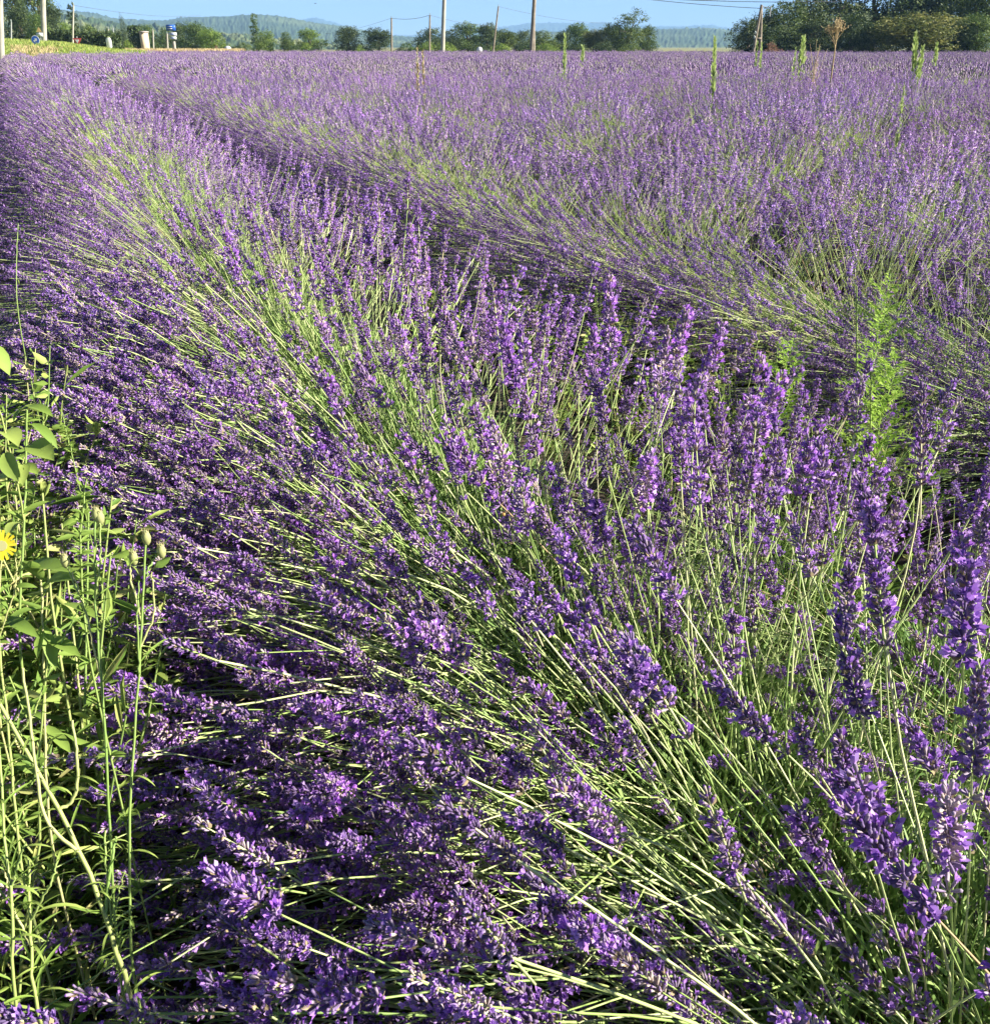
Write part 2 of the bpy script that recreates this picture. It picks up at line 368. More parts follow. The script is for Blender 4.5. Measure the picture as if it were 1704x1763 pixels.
LEAN = (-.44, .38)
def stalks(n, rng, lean=LEAN, top_thin=.84, skirt=.30, right=.38):
    out = []
    while len(out) < n:
        if rng.random() < skirt:                   # the skirt: short low heads hanging over the left flank
            ph = math.pi - rng.uniform(-.75, 1.15) ; te = rad(rng.uniform(62, 100)); L = rng.uniform(.30, .60)
            b = (rng.uniform(-.34, -.05), rng.gauss(0, .18), rng.uniform(.12, .30))
            if b[2] + L * .9 * math.cos(te) < .07: continue
            out.append((b, te * .82, ph, te * rng.uniform(.05, .3), L, rng.triangular(.05, .11, .075))); continue
        a = rng.random() * 6.283; r = rng.random() ** .40
        if math.cos(a) > .2 and rng.random() < right: continue
        if r < .62 and rng.random() < top_thin: continue
        ux, uy = r * math.cos(a), .70 * r * math.sin(a)
        ux += lean[0] * (1 - .3 * ux) + rng.gauss(0, .06); uy += lean[1] + rng.gauss(0, .08)
        q = math.hypot(ux, uy); te = min(q, 1.28) * rad(82)
        ph = math.atan2(uy, ux) + rng.gauss(0, .08)
        b = (.24 * ux + rng.gauss(0, .05), .22 * uy + rng.gauss(0, .10), .31 - .12 * min(q, 1.2) + rng.gauss(0, .03))
        L = rng.triangular(.36, .66, .54) * (.84 + .10 * min(q, 1)) * (1 + .28 * max(0, -ux))
        out.append((b, te * .74, ph, te * rng.uniform(.12, .50), L, rng.triangular(.055, .118, .082)))
    return out

def leaf_mound(seed, n=1500, lod=0):
    g = np.random.default_rng(seed); mb = MB()
    a = g.random(n) * 6.283; r = g.random(n) ** .5
    el = g.random(n) * 1.45
    base = np.stack([np.cos(a) * r * .33, np.sin(a) * r * .30, .04 + .27 * g.random(n) * (1 - .45 * r)], 1)
    D = np.stack([np.cos(a) * r + g.normal(0, .5, n), np.sin(a) * r + g.normal(0, .5, n), .5 + g.random(n) * 1.0], 1)
    ln = g.uniform(.045, .09, n) if lod == 0 else g.uniform(.09, .14, n)
    w = (.0042 if lod == 0 else .010)
    v = np.array([[-.5, 0, 0], [.5, 0, 0], [.55, .12, .5], [-.55, .12, .5], [0, .0, 1.0]])
    F = frames(D, g.random(n) * 6.28) * np.stack([np.full(n, w), ln, ln], 1)[:, None, :]
    t = g.random(n)
    base = base + D / np.linalg.norm(D, axis=1, keepdims=True) * .05
    mb.tpl(v, [(0, 1, 2, 3)], F, base, 0, t); mb.tpl(v, [(3, 2, 4)], F, base, 0, t)
    # woody twigs
    if lod == 0:
        for i in range(26):
            aa = g.random() * 6.28; rr = .05 + .2 * g.random()
            tube(mb, [(.03 * math.cos(aa), .03 * math.sin(aa), 0), (rr * .6 * math.cos(aa), rr * .6 * math.sin(aa), .1), (rr * math.cos(aa), rr * math.sin(aa), .22)], [.006, .004, .002], 4, 1)
    return mb.mesh('leaves', [M_LEAF, M_DRY])

# near parts: stalk shapes with a spike at each tip, meshes shared by all copies
N_SH = 30
STEM_SH = []
for i in range(N_SH):
    beta = rad(1 + 44 * i / (N_SH - 1))
    P_, te = arc(0, beta, 1.0, 9); wob = np.zeros_like(P_); wob[:, 1] = np.sin(np.linspace(0, 3 + 4 * G.random(), 9)) * G.uniform(.006, .026); wob[1:-1, 0] += G.normal(0, .004, 7)
    P_ = P_ + wob; mb = MB(); tube(mb, P_, np.linspace(.0030, .0021, 9), 4, 0, G.random())
    for u_ in ((1, 2) if i % 2 else (2,)):           # small opposite leaf pairs low on the stem
        a_ = G.random() * 6.28
        for sg in (0, math.pi):
            D_ = np.array([[math.cos(a_ + sg), math.sin(a_ + sg), 1.6]])
            F_ = frames(D_, np.array([a_])) * np.array([[[.009, .075, .075]]])
            mb.tpl(np.array([[-.4, 0, 0], [.4, 0, 0], [.5, .06, .5], [-.5, .06, .5], [0, .2, 1.0]]), [(0, 1, 2, 3)], F_, P_[u_][None], 1); mb.tpl(np.array([[.5, .06, .5], [-.5, .06, .5], [0, .2, 1.0]]), [(0, 1, 2)], F_, P_[u_][None], 1)
    STEM_SH.append((mb.mesh('flower_stalk', [M_STEM, M_LEAF], True), P_[-1], te, beta))
SPIKE_SH = []
for i in range(14):
    mb = MB(); Ls = .058 + .056 * (i % 7) / 6
    spike(mb, np.eye(3), np.zeros(3), Ls, G.uniform(.94, 1.14), 0, .15 + .7 * G.random(), [.5, .32, .14, .42, .05, .62, .24][i % 7])
    tube(mb, [(0, 0, -.044), (0, 0, -.004), (0, .0004, Ls * .5), (0, 0, Ls)], [.0011, .0014, .0013, .0005], 4, 3)
    SPIKE_SH.append((mb.mesh('flower_spike', [M_CALYX, M_PETAL, M_BRACT, M_STEM]), Ls))

def stalk_mass(n, seed, lod, lean=LEAN, thin=.95, skirt=.30):
    "joined stems and joined spikes of a bush"
    rng = random.Random(seed); ms = MB(); mp = MB()
    for (b, th0, ph, be, L, ls) in stalks(n, rng, lean, thin, skirt, .38 if skirt > .1 else 0):
        P_, te = arc(th0, be, L, {0: 8, 1: 6, 2: 4, 3: 3}[lod]); c, s_ = math.cos(ph), math.sin(ph)
        Rz = np.array([[c, -s_, 0], [s_, c, 0], [0, 0, 1]]); P_ = P_ @ Rz.T + np.array(b)
        tube(ms, P_, np.linspace({0: .0013, 1: .0013, 2: .0018, 3: .0026}[lod], {0: .0010, 1: .0010, 2: .0013, 3: .002}[lod], len(P_)), 3, 0, G.random())
        te *= G.uniform(.70, .95); d = np.array([math.sin(te), 0, math.cos(te)]) @ Rz.T
        spike(mp, frame_from(d), P_[-1], ls, {0: 1.15, 1: 1.14, 2: 1.12, 3: 1.2}[lod], lod, .15 + .7 * G.random(), .12 + .5 * G.random())
    spike_mats = [M_CALYX if lod == 0 else M_CALYX_MID, M_PETAL, M_BRACT] if lod < 3 else [M_SPIKE_FAR]
    return ms.mesh('stems', [M_STEM]), mp.mesh('flower_spikes', spike_mats)

LEAF0 = [leaf_mound(31 + i, 4600) for i in range(3)]; LEAF1 = [leaf_mound(41 + i, 420, 1) for i in range(2)]
FILL = [stalk_mass(125, 100, 0, (-.72, .30), 1.0), stalk_mass(125, 101, 0, (-.72, .30), 1.0), stalk_mass(150, 102, 0, (-.78, .25), 1.0)]
FILLR = [stalk_mass(50, 110 + i, 0, (-.10, .60), .45, .05) for i in range(2)]
MIDA = [stalk_mass(450, 200 + i, 1) for i in range(3)]
MIDB = [stalk_mass(420, 300 + i, 2) for i in range(3)]
FARM = [stalk_mass(330, 400 + i, 3) for i in range(4)]
ROT = THETA       # local y runs along the row

def in_view(x, y, m=1.2):
    if y < -.4: return False
    return abs(x) < .463 * y + m
def bush_spot(row, s):
    p = RN * (ROW0 + PITCH_ROW * row) + RD * s
    return p[0], p[1]
ORD = ['first', 'second', 'third', 'fourth', 'fifth', 'sixth', 'seventh', 'eighth', 'ninth', 'tenth', 'eleventh', 'twelfth']
near = []
for k in range(11):
    s = -1.0 + .46 * k + R.uniform(-.05, .05)
    x, y = bush_spot(0, s); near.append((x + R.uniform(-.04, .04), y, k))
for (x, y, k) in near:
    b = empty('lavender_bush', (x, y, 0), ROT + R.uniform(-.12, .12), R.uniform(.95, 1.06))
    lab = ['lavender bush whose stems rise into the right edge nearest the camera', 'lavender bush whose long pale stems sweep up from the bottom right corner',
           'lavender bush with violet heads drooping across the bottom edge', 'lavender bush with bare green stems beside the lowest weeds',
           'lavender bush with fanned stems just past the weeds with curled leaves', 'lavender bush with heads level with the broad leaved weed',
           'lavender bush in the closest row, sixth plant along from the camera', 'lavender bush in the closest row, seventh plant along from the camera',
           'lavender bush in the closest row, eighth plant along from the camera', 'lavender bush in the closest row, ninth plant along from the camera',
           'lavender bush in the closest row, tenth plant along from the camera'][k]
    tag(b, lab, 'lavender', 'lavender bushes planted in rows')
    tag(link('leaves', LEAF0[k % 3], b), kind='stuff')
    fs = FILL[2 if k < 3 else k % 2]; sg = tag(link('stems', fs[0], b), kind='stuff'); tag(link('flower_spikes', fs[1], b), kind='stuff')
    if k < 7: tag(link('stems', FILLR[k % 2][0], b), kind='stuff'); tag(link('flower_spikes', FILLR[k % 2][1], b), kind='stuff')
    ns = 240 if k < 3 else 270 if k < 7 else 240
    for (bb, th0, ph, be, L, ls) in stalks(ns, random.Random(900 + k), *(((-.56, .50), .88, .20, .34) if k < 5 else ())):
        i = min(range(N_SH), key=lambda q: abs(STEM_SH[q][3] - be) + R.random() * .10); me, tip, te, _ = STEM_SH[i]
        o = link('flower_stalk', me, b, bb); o.rotation_euler = (0, th0, ph); o.scale = (L, L, L); 
        j = min(range(14), key=lambda q: abs(SPIKE_SH[q][1] - ls) + R.random() * .02)
        c = link('flower_spike', SPIKE_SH[j][0], o, tip); c.rotation_euler = (R.gauss(0, .08), te - (th0 + be) * R.uniform(.12, .50), 0)
        q = R.uniform(.80, 1.12) / L; c.scale = (q, q, q * R.uniform(.9, 1.12))

for (o_, s_, lab) in ((1.42, .55, 'smaller lavender bush filling the gap at the right edge'), (1.48, 1.02, 'smaller lavender bush in the row gap below the tallest feathery weed'), (1.50, 1.55, 'smaller lavender bush in the row gap left of the tallest feathery weed')):
    p = RN * o_ + RD * s_; b = empty('lavender_bush', (p[0], p[1], 0), ROT + .2, .72); tag(b, lab, 'lavender', 'lavender bushes planted in rows')
    tag(link('leaves', LEAF0[1], b), kind='stuff')
    for st, sp in (FILLR[0], FILL[1]): tag(link('stems', st, b), kind='stuff'); tag(link('flower_spikes', sp, b), kind='stuff')
# the 300 bushes nearest the camera stand singly, the rest of the field is one mass
spots = []
for row in range(0, 52):
    s = -6.0
    while s < 135:
        s += .46 if row < 3 else .5
        x, y = bush_spot(row, s)
        if row == 0 and s < 3.75: continue
        if row and R.random() < .03: continue
        x += R.gauss(0, .05); y += R.gauss(0, .06)
        if in_view(x, y, 1.4) and y < far_edge(x, y): spots.append((math.hypot(x, y), x, y, row))
spots.sort()
MASSB = []; cnt = {}
for idx, (d, x, y, row) in enumerate(spots):
    if idx < 290:
        src = MIDA if d < 6 else MIDB
        st, sp = src[R.randrange(3)]
        b = empty('lavender_bush', (x, y, 0), ROT + R.uniform(-.2, .2), R.uniform(.84, 1.1))
        cnt[row] = cnt.get(row, 0) + 1
        rn = 'row nearest the camera' if row == 0 else ORD[row] + ' row from the camera' if row < 12 else 'rows past the twelfth'
        lb = ('violet lavender bush further along the ' if row == 0 else 'violet lavender bush growing in the ') + rn
        if 0 < row < 4 and cnt[row] <= 12: lb = 'lavender bush in the ' + ORD[row] + ' row, ' + ORD[cnt[row] - 1] + ' plant along from the camera'
        elif row and cnt[row] > 12: lb = 'violet lavender bush far along the ' + rn
        tag(b, lb, 'lavender', 'lavender bushes planted in rows')
        tag(link('leaves', (LEAF0 if d < 6 else LEAF1)[R.randrange(2)], b), kind='stuff')
        tag(link('stems', st, b), kind='stuff'); tag(link('flower_spikes', sp, b), kind='stuff')
    else: MASSB.append((d, x, y, row))

# templates (not linked) instanced over the points of one object
tcol = []
for i in range(4):
    st, sp = FARM[i]; mbj = bpy.data.meshes.new('lavender_plant')
    # merge stems + spikes + leaves into one template
    import bmesh
    bm = bmesh.new()
    for k_, me in enumerate((st, sp, LEAF1[i % 2])):
        n0 = len(bm.faces); bm.from_mesh(me); bm.faces.ensure_lookup_table()
        for f_ in bm.faces[n0:]: f_.material_index = k_
    bm.to_mesh(mbj); bm.free()
    for m_ in (M_STEM, M_SPIKE_FAR, M_LEAF): mbj.materials.append(m_)
    tcol.append(bpy.data.objects.new('lavender_plant', mbj))
pm = bpy.data.meshes.new('lavender_field'); pm.vertices.add(len(MASSB))
pm.vertices.foreach_set('co', np.array([[x, y, 0] for _, x, y, _ in MASSB], np.float32).ravel())
pm.attributes.new('rz', 'FLOAT', 'POINT').data.foreach_set('value', np.array([ROT + R.uniform(-.35, .35) for _ in MASSB], np.float32))
pm.attributes.new('sc', 'FLOAT', 'POINT').data.foreach_set('value', np.array([R.uniform(.80, 1.14) for _ in MASSB], np.float32))
pm.attributes.new('kind_id', 'INT', 'POINT').data.foreach_set('value', np.array([R.randrange(4) for _ in MASSB], np.int32))
field = link('lavender_field', pm); tag(field, 'violet lavender rows filling the plain up to the trees', 'lavender', kind='stuff')
ng = bpy.data.node_groups.new('field', 'GeometryNodeTree')
ng.interface.new_socket('Geometry', in_out='INPUT', socket_type='NodeSocketGeometry'); ng.interface.new_socket('Geometry', in_out='OUTPUT', socket_type='NodeSocketGeometry')
gi = ng.nodes.new('NodeGroupInput'); go = ng.nodes.new('NodeGroupOutput'); jn = ng.nodes.new('GeometryNodeJoinGeometry')
def named(nm, ty):
    q = ng.nodes.new('GeometryNodeInputNamedAttribute'); q.data_type = ty; q.inputs[0].default_value = nm; return q.outputs[0]
rz = named('rz', 'FLOAT'); scn = named('sc', 'FLOAT'); kid = named('kind_id', 'INT')
cb = ng.nodes.new('ShaderNodeCombineXYZ'); ng.links.new(rz, cb.inputs[2])
for i in range(4):
    oi = ng.nodes.new('GeometryNodeObjectInfo'); oi.inputs[0].default_value = tcol[i]
    ip = ng.nodes.new('GeometryNodeInstanceOnPoints'); cmp_ = ng.nodes.new('FunctionNodeCompare'); cmp_.data_type = 'INT'; cmp_.operation = 'EQUAL'
    ng.links.new(kid, cmp_.inputs[2]); cmp_.inputs[3].default_value = i
    ng.links.new(gi.outputs[0], ip.inputs['Points']); ng.links.new(cmp_.outputs[0], ip.inputs['Selection'])
    ng.links.new(oi.outputs['Geometry'], ip.inputs['Instance']); ng.links.new(cb.outputs[0], ip.inputs['Rotation']); ng.links.new(scn, ip.inputs['Scale'])
    ng.links.new(ip.outputs[0], jn.inputs[0])
ng.links.new(jn.outputs[0], go.inputs[0])
md = field.modifiers.new('field', 'NODES'); md.node_group = ng
# ------------------------------------------------------------------ trees and shrubs
FOL = {
    'dark': mat('foliage_dark', [(0, (.03, .055, .02)), (.6, (.06, .095, .03)), (1, (.11, .15, .045))], .6, .25, obj_var=.12),
    'mid': mat('foliage_mid', [(0, (.05, .09, .02)), (.6, (.10, .16, .035)), (1, (.18, .24, .06))], .6, .3, obj_var=.15),
    'bright': mat('foliage_bright', [(0, (.10, .17, .03)), (.6, (.19, .28, .05)), (1, (.30, .38, .08))], .6, .35, obj_var=.1),
    'olive': mat('foliage_olive', [(0, (.08, .11, .03)), (.6, (.17, .19, .05)), (1, (.29, .28, .09))], .6, .3, obj_var=.1),
    'grey': mat('foliage_grey', [(0, (.06, .10, .06)), (1, (.14, .19, .12))], .6, .3),
    'rust': mat('foliage_rust', [(0, (.16, .08, .05)), (1, (.30, .18, .12))], .7, .2)}
M_BARK = mat('bark', [(0, (.09, .07, .05)), (1, (.20, .16, .12))], .9)
LQ = np.array([[-.5, 0, 0], [0, -.28, .15], [.5, 0, 0], [0, .28, .15]])
def crown(lobes, n, leaf, seed, flat=1.0):
    """leaf-sized faces through lobes [(x,y,z,rx,ry,rz)] in unit-height space"""
    g = np.random.default_rng(seed); mb = MB(); w = np.array([l[3] * l[5] for l in lobes]); w = w / w.sum()
    for l, share in zip(lobes, w):
        # every lobe holds clumps of leaves near its shell
        nc = max(4, int(26 * (l[3] / .2))); D = g.normal(size=(nc, 3)); D /= np.linalg.norm(D, axis=1, keepdims=True)
        C = D * (g.uniform(.55, 1.05, (nc, 1))); k = max(3, int(n * share / nc))
        cs = g.uniform(.22, .42, nc); ct = g.random(nc)
        for c_, s_, t_ in zip(C, cs, ct):
            P = c_ + g.normal(size=(k, 3)) * s_ * .5
            Pw = P * np.array([l[3], l[4], l[5]]) + np.array(l[:3])
            N = P + g.normal(size=(k, 3)) * .7; sz = leaf * g.uniform(.6, 1.4, k)
            Fr = frames(N, g.random(k) * 6.28) * sz[:, None, None]
            mb.tpl(LQ, [(0, 1, 2, 3)], Fr, Pw, 0, np.clip(t_ + g.normal(0, .2, k), 0, 1))
    return mb.mesh('crown', [FOL['mid']])
def trunk(h, limbs, r=.018, seed=0, lean=0.0):
    g = random.Random(seed); mb = MB()
    P = [(0, 0, -.01), (lean * .3 + g.uniform(-.01, .01), .01, h * .5), (lean + g.uniform(-.01, .01), 0, h)]
    tube(mb, P, [r * 1.4, r, r * .6], 7, 0)
    for (x, y, z) in limbs:
        z0 = h * g.uniform(.45, .9); tube(mb, [(lean * z0 / h, 0, z0), (x * .5, y * .5, (z + z0) / 2 + .02), (x, y, z)], [r * .6, r * .4, r * .15], 5, 0)
    return mb.mesh('trunk', [M_BARK])
def rlobes(seed, n, w, z0, z1, rl):
    g = random.Random(seed); out = []
    for i in range(n):
        a = g.random() * 6.28; u = g.random(); z = z0 + (z1 - z0) * u
        rr = w * math.sqrt(max(.1, 1 - (2 * u - .85) ** 2)) * g.uniform(.35, .85)
        q = rl * g.uniform(.85, 1.4); out.append((rr * math.cos(a), rr * math.sin(a), z, q, q, q * .8))
    out.append((0, 0, (z0 + z1) / 2, w * .7, w * .7, (z1 - z0) * .45)); return out
KIND = {}
for i in range(5):
    lb = rlobes(50 + i, 13 + i % 3, .40, .10, .84, .18)
    KIND['round%d' % i] = (crown(lb, 9500, .030, 60 + i), trunk(.5, [l[:3] for l in lb[:6]], .022, i))
lb = rlobes(80, 14, .42, .22, .88, .16); KIND['tall0'] = (crown(lb, 8000, .028, 81), trunk(.62, [l[:3] for l in lb[:8]], .024, 9, .03))
lb = rlobes(83, 14, .38, .30, .90, .14); KIND['pine0'] = (crown(lb, 5500, .030, 84), trunk(.8, [l[:3] for l in lb], .020, 12, .06))
KIND['cypress'] = (crown([(0, 0, .12 + .11 * k, .075 * math.sin(math.pi * (.25 + .7 * k / 8)) + .01, .075 * math.sin(math.pi * (.25 + .7 * k / 8)) + .01, .10) for k in range(8)], 2600, .022, 85), trunk(.3, [], .012, 13))
KIND['poplar'] = (crown([(random.Random(k).uniform(-.02, .02), 0, .14 + .10 * k, .11 - .008 * abs(k - 3), .11, .10) for k in range(9)], 3000, .024, 86), trunk(.4, [], .014, 14))
lb = rlobes(87, 7, .50, .15, .72, .26); KIND['shrub0'] = (crown(lb, 4000, .05, 88), trunk(.3, [l[:3] for l in lb[:5]], .02, 15))
lb = rlobes(90, 8, .46, .18, .70, .22); KIND['shrub1'] = (crown(lb, 4000, .045, 91), trunk(.3, [l[:3] for l in lb[:5]], .02, 16))
def plant(name, kind, px, ytop, wpx, Y, fol, label, cat='tree', group=None, ybase=88, base=None, halfw=.45):
    top = at(px, ytop, Y); bz = 0 if base is None else base
    h = (top.z - bz) / .97; w = wpx / FPX * (Y / 1.111) * 1.0
    e = empty(name, (top.x, Y, bz), R.random() * 6.28); tag(e, label, cat, group)
    c, t = KIND[kind]; s = w / (2 * halfw)
    for nm, me in (('trunk', t), ('crown', c)):
        o = link(nm, me, e); o.scale = (s, s, h)
        if nm == 'crown':
            o.material_slots[0].link = 'OBJECT'; o.material_slots[0].material = FOL[fol]
    return e
GT = 'trees beyond the lavender field'
def T(*a, **k): k.setdefault('group', GT); return plant(*a, **k)
bz = .9
# left grove above the bank
T('pine_tree', 'pine0', 14, -40, 62, 112, 'dark', 'tall dark pine tree right beside the pole at the left edge', base=bz)
T('pine_tree', 'pine0', 52, -55, 80, 118, 'mid', 'tall open pine with sky showing through, between the two thick poles', base=bz)
T('broadleaf_tree', 'round0', 30, 12, 60, 110, 'dark', 'dark broadleaf tree filling the space under the tall pines', base=bz)
T('broadleaf_tree', 'round1', 82, 2, 52, 116, 'dark', 'dark rounded tree just behind the second thick pole', base=bz)
T('broadleaf_tree', 'round2', 62, 22, 44, 108, 'mid', 'lower green tree standing behind the small orange topped sign', base=bz)
T('cypress_tree', 'cypress', 120, 3, 22, 150, 'dark', 'narrow dark cypress rising alone above the left hill line', halfw=.09, base=1)
T('broadleaf_tree', 'round3', 112, 36, 40, 112, 'bright', 'yellow green tree lit above the long clipped hedge', base=.6)
T('broadleaf_tree', 'round4', 150, 42, 50, 170, 'mid', 'soft green tree above the middle of the long clipped hedge')
T('broadleaf_tree', 'round1', 186, 47, 34, 160, 'mid', 'small green tree above the end of the long clipped hedge')
T('broadleaf_tree', 'shrub0', 208, 22, 14, 330, 'grey', 'small bluish round tree standing up on the left hill', halfw=.62)
T('broadleaf_tree', 'round2', 206, 50, 40, 150, 'dark', 'dark tree left of the square clipped cypress block')
T('broadleaf_tree', 'round0', 252, 44, 36, 175, 'mid', 'green tree peeking above the beige wall')
T('cypress_tree', 'cypress', 262, 54, 10, 132, 'dark', 'first small dark cypress right of the beige wall', halfw=.09)
T('cypress_tree', 'cypress', 268, 56, 10, 130, 'dark', 'second small dark cypress, closer to the blue road sign', halfw=.09)
T('broadleaf_tree', 'round3', 280, 46, 42, 180, 'mid', 'pale green tree behind the twin small cypresses')
T('broadleaf_tree', 'round4', 306, 40, 46, 150, 'dark', 'dark tree directly behind the blue road sign')
T('broadleaf_tree', 'round0', 334, 40, 64, 145, 'mid', 'broad green tree right of the blue road sign')
T('broadleaf_tree', 'round1', 362, 46, 52, 142, 'bright', 'sunlit yellow green tree right of the broad one by the blue sign')
T('broadleaf_tree', 'shrub1', 384, 58, 26, 140, 'bright', 'low bright green tree ending the clump by the blue sign', halfw=.55)
T('poplar_tree', 'poplar', 436, 27, 20, 150, 'mid', 'slim columnar poplar standing apart in the gap of the tree line', halfw=.13)
T('broadleaf_tree', 'round2', 458, 52, 42, 148, 'bright', 'light green tree leaning on the slim poplar')
T('broadleaf_tree', 'shrub0', 415, 72, 40, 170, 'mid', 'low green bush left of the slim poplar', halfw=.62)
T('broadleaf_tree', 'round3', 494, 53, 34, 148, 'mid', 'light green tree left of the bigger one before the blue mountain')
T('broadleaf_tree', 'round4', 532, 50, 60, 150, 'bright', 'wide light green tree below the peak of the blue mountain')
T('broadleaf_tree', 'round0', 598, 47, 60, 150, 'dark', 'dark round tree left of its dark twin near the thin poles')
T('broadleaf_tree', 'round1', 652, 45, 60, 150, 'dark', 'dark round tree touching the thin wooden pole')
T('broadleaf_tree', 'shrub1', 618, 72, 22, 140, 'bright', 'small bright bush between the two dark round trees', halfw=.55)
T('broadleaf_tree', 'shrub1', 700, 68, 56, 155, 'mid', 'low green bushes between dark tree and thick pale pole', halfw=.55)
for i, (px, yt, w, f, k, lab) in enumerate([
    (738, 50, 50, 'dark', 'round2', 'dark tree behind the thin pole left of the thick pale pole'),
    (776, 50, 44, 'dark', 'round3', 'dark tree just right of the thick pale pole'),
    (806, 41, 62, 'mid', 'round4', 'rounded tree making the first hump right of the pale pole'),
    (838, 44, 46, 'dark', 'round0', 'dark tree behind the leaning thin pole'),
    (868, 50, 44, 'mid', 'round1', 'green tree right of the leaning thin pole'),
    (898, 54, 40, 'dark', 'round2', 'dark low tree left of the tall wooden pole'),
    (938, 52, 46, 'mid', 'round3', 'green tree immediately right of the tall wooden pole'),
    (966, 56, 34, 'dark', 'round4', 'low dark tree behind the slender green weed'),
    (992, 44, 52, 'mid', 'round0', 'rounded tree between slender green weed and the big spreading tree'),
    (1022, 50, 40, 'olive', 'round1', 'olive coloured tree left of the big spreading tree'),
    (1048, 46, 48, 'dark', 'round2', 'dark tree under the left side of the big spreading tree'),
    (1116, 46, 34, 'mid', 'round4', 'green tree under the right side of the big spreading tree')]):
    T('broadleaf_tree', k, px, yt - 2, w * 1.35, 148 + (i % 3) * 4, f, lab)
T('broadleaf_tree', 'tall0', 1084, 22, 86, 146, 'mid', 'big spreading tree with open crown, tallest of the middle line')
for i in range(9):
    px = 730 + i * 44 + R.uniform(-8, 8)
    T('hedge_shrub', 'shrub0', px, R.uniform(70, 76), 50, 140 + i % 3, R.choice(['bright', 'mid', 'dark']), 'low green shrub at the foot of the middle tree line', cat='shrub', group='low shrubs along the field edge', halfw=.62)
# right grove
for i, (px, yt, w, f, k, Y, lab) in enumerate([
    (1292, 42, 60, 'dark', 'round0', 108, 'dark small tree ending the right grove behind the leaning twin pole'),
    (1322, 24, 62, 'dark', 'round1', 112, 'dark tree second from the open end of the right grove'),
    (1356, 6, 74, 'mid', 'round2', 112, 'green tree with rounded top left of the dry branching weed'),
    (1404, -4, 84, 'dark', 'round3', 115, 'dark tree rising just left of the dry branching weed'),
    (1450, -40, 110, 'dark', 'tall0', 120, 'tall dark tree behind the dry branching weed'),
    (1520, -60, 120, 'dark', 'round4', 122, 'tall dark tree with sky gaps left of the yellow green tree'),
    (1590, -50, 110, 'dark', 'tall0', 124, 'tall dark tree standing behind the yellow green tree'),
    (1650, -70, 120, 'dark', 'round0', 122, 'tall dark tree right behind the yellow green tree'),
    (1700, -40, 90, 'mid', 'round1', 112, 'tall green tree cut by the right edge of the view'),
    (1345, 48, 60, 'dark', 'round3', 106, 'low dark tree behind the leaning twin pole'),
    (1400, 40, 70, 'dark', 'round4', 106, 'low dark tree behind the small bright conical weed'),
    (1470, 28, 70, 'dark', 'round2', 106, 'low dark tree right of the dry branching weed'),
    (1510, 40, 60, 'dark', 'round0', 104, 'low dark tree left of the yellow green tree'),
    (1575, 17, 128, 'olive', 'round1', 100, 'broad yellow green tree in front of the right grove'),
    (1650, 30, 80, 'dark', 'round3', 102, 'low dark tree right of the yellow green tree'),
    (1690, 24, 60, 'mid', 'round4', 100, 'low green tree at the right edge of the view')]):
    T('broadleaf_tree', k, px, yt - (7 if Y > 105 else 0), w * 1.36, Y, f, lab)
T('shrub', 'shrub1', 1330, 66, 44, 103, 'rust', 'low brownish shrub at the foot of the right grove', cat='shrub', halfw=.55)
T('shrub', 'shrub0', 222, 67, 25, 112, 'bright', 'bright yellow green shrub in front of the clipped cypress block', cat='shrub', halfw=.62)
T('shrub', 'shrub1', 371, 72, 14, 118, 'rust', 'small pinkish brown shrub in front of the sunlit tree', cat='shrub', halfw=.55)
T('shrub', 'shrub0', 350, 82, 26, 117, 'rust', 'low reddish shrub along the edge of the lavender', cat='shrub', halfw=.62)
T('shrub', 'shrub1', 254, 78, 22, 114, 'mid', 'small green shrub at the foot of the beige wall', cat='shrub', halfw=.55)

# clipped hedges: leafy boxes
def hedge(name, x0, x1, y0, y1, zt0, zt1, n, leaf, fol, label, zb=0):
    g = np.random.default_rng(len(label)); mb = MB()
    P = g.random((n, 3)); k = g.integers(0, 4, n)
    P[k == 0, 1] = 0; P[k == 1, 2] = 1; P[k == 2, 0] = 1; P[k == 3, 0] *= 1
    X = x0 + (x1 - x0) * P[:, 0]; zt = zt0 + (zt1 - zt0) * P[:, 0]
    W = np.stack([X, y0 + (y1 - y0) * P[:, 1], zb + (zt - zb) * P[:, 2]], 1) + g.normal(0, leaf * .35, (n, 3))
    mb.tpl(LQ, [(0, 1, 2, 3)], frames(g.normal(size=(n, 3)), g.random(n) * 6) * (leaf * g.uniform(.6, 1.3, n))[:, None, None], W, 0)
    o = link(name, mb.mesh(name, [FOL[fol]])); tag(o, label, 'hedge'); return o
a = at(84, 56, 104); b_ = at(192, 62, 104)
hedge('clipped_hedge', a.x, b_.x, 103, 106, a.z, b_.z, 9000, .34, 'dark', 'long dark clipped hedge behind the green bank and yield sign')
a = at(222, 47, 116); b_ = at(238, 47.5, 116)
hedge('cypress_block', a.x, b_.x, 115.4, 117.4, a.z, b_.z, 3000, .22, 'dark', 'tall square clipped cypress block left of the beige wall')

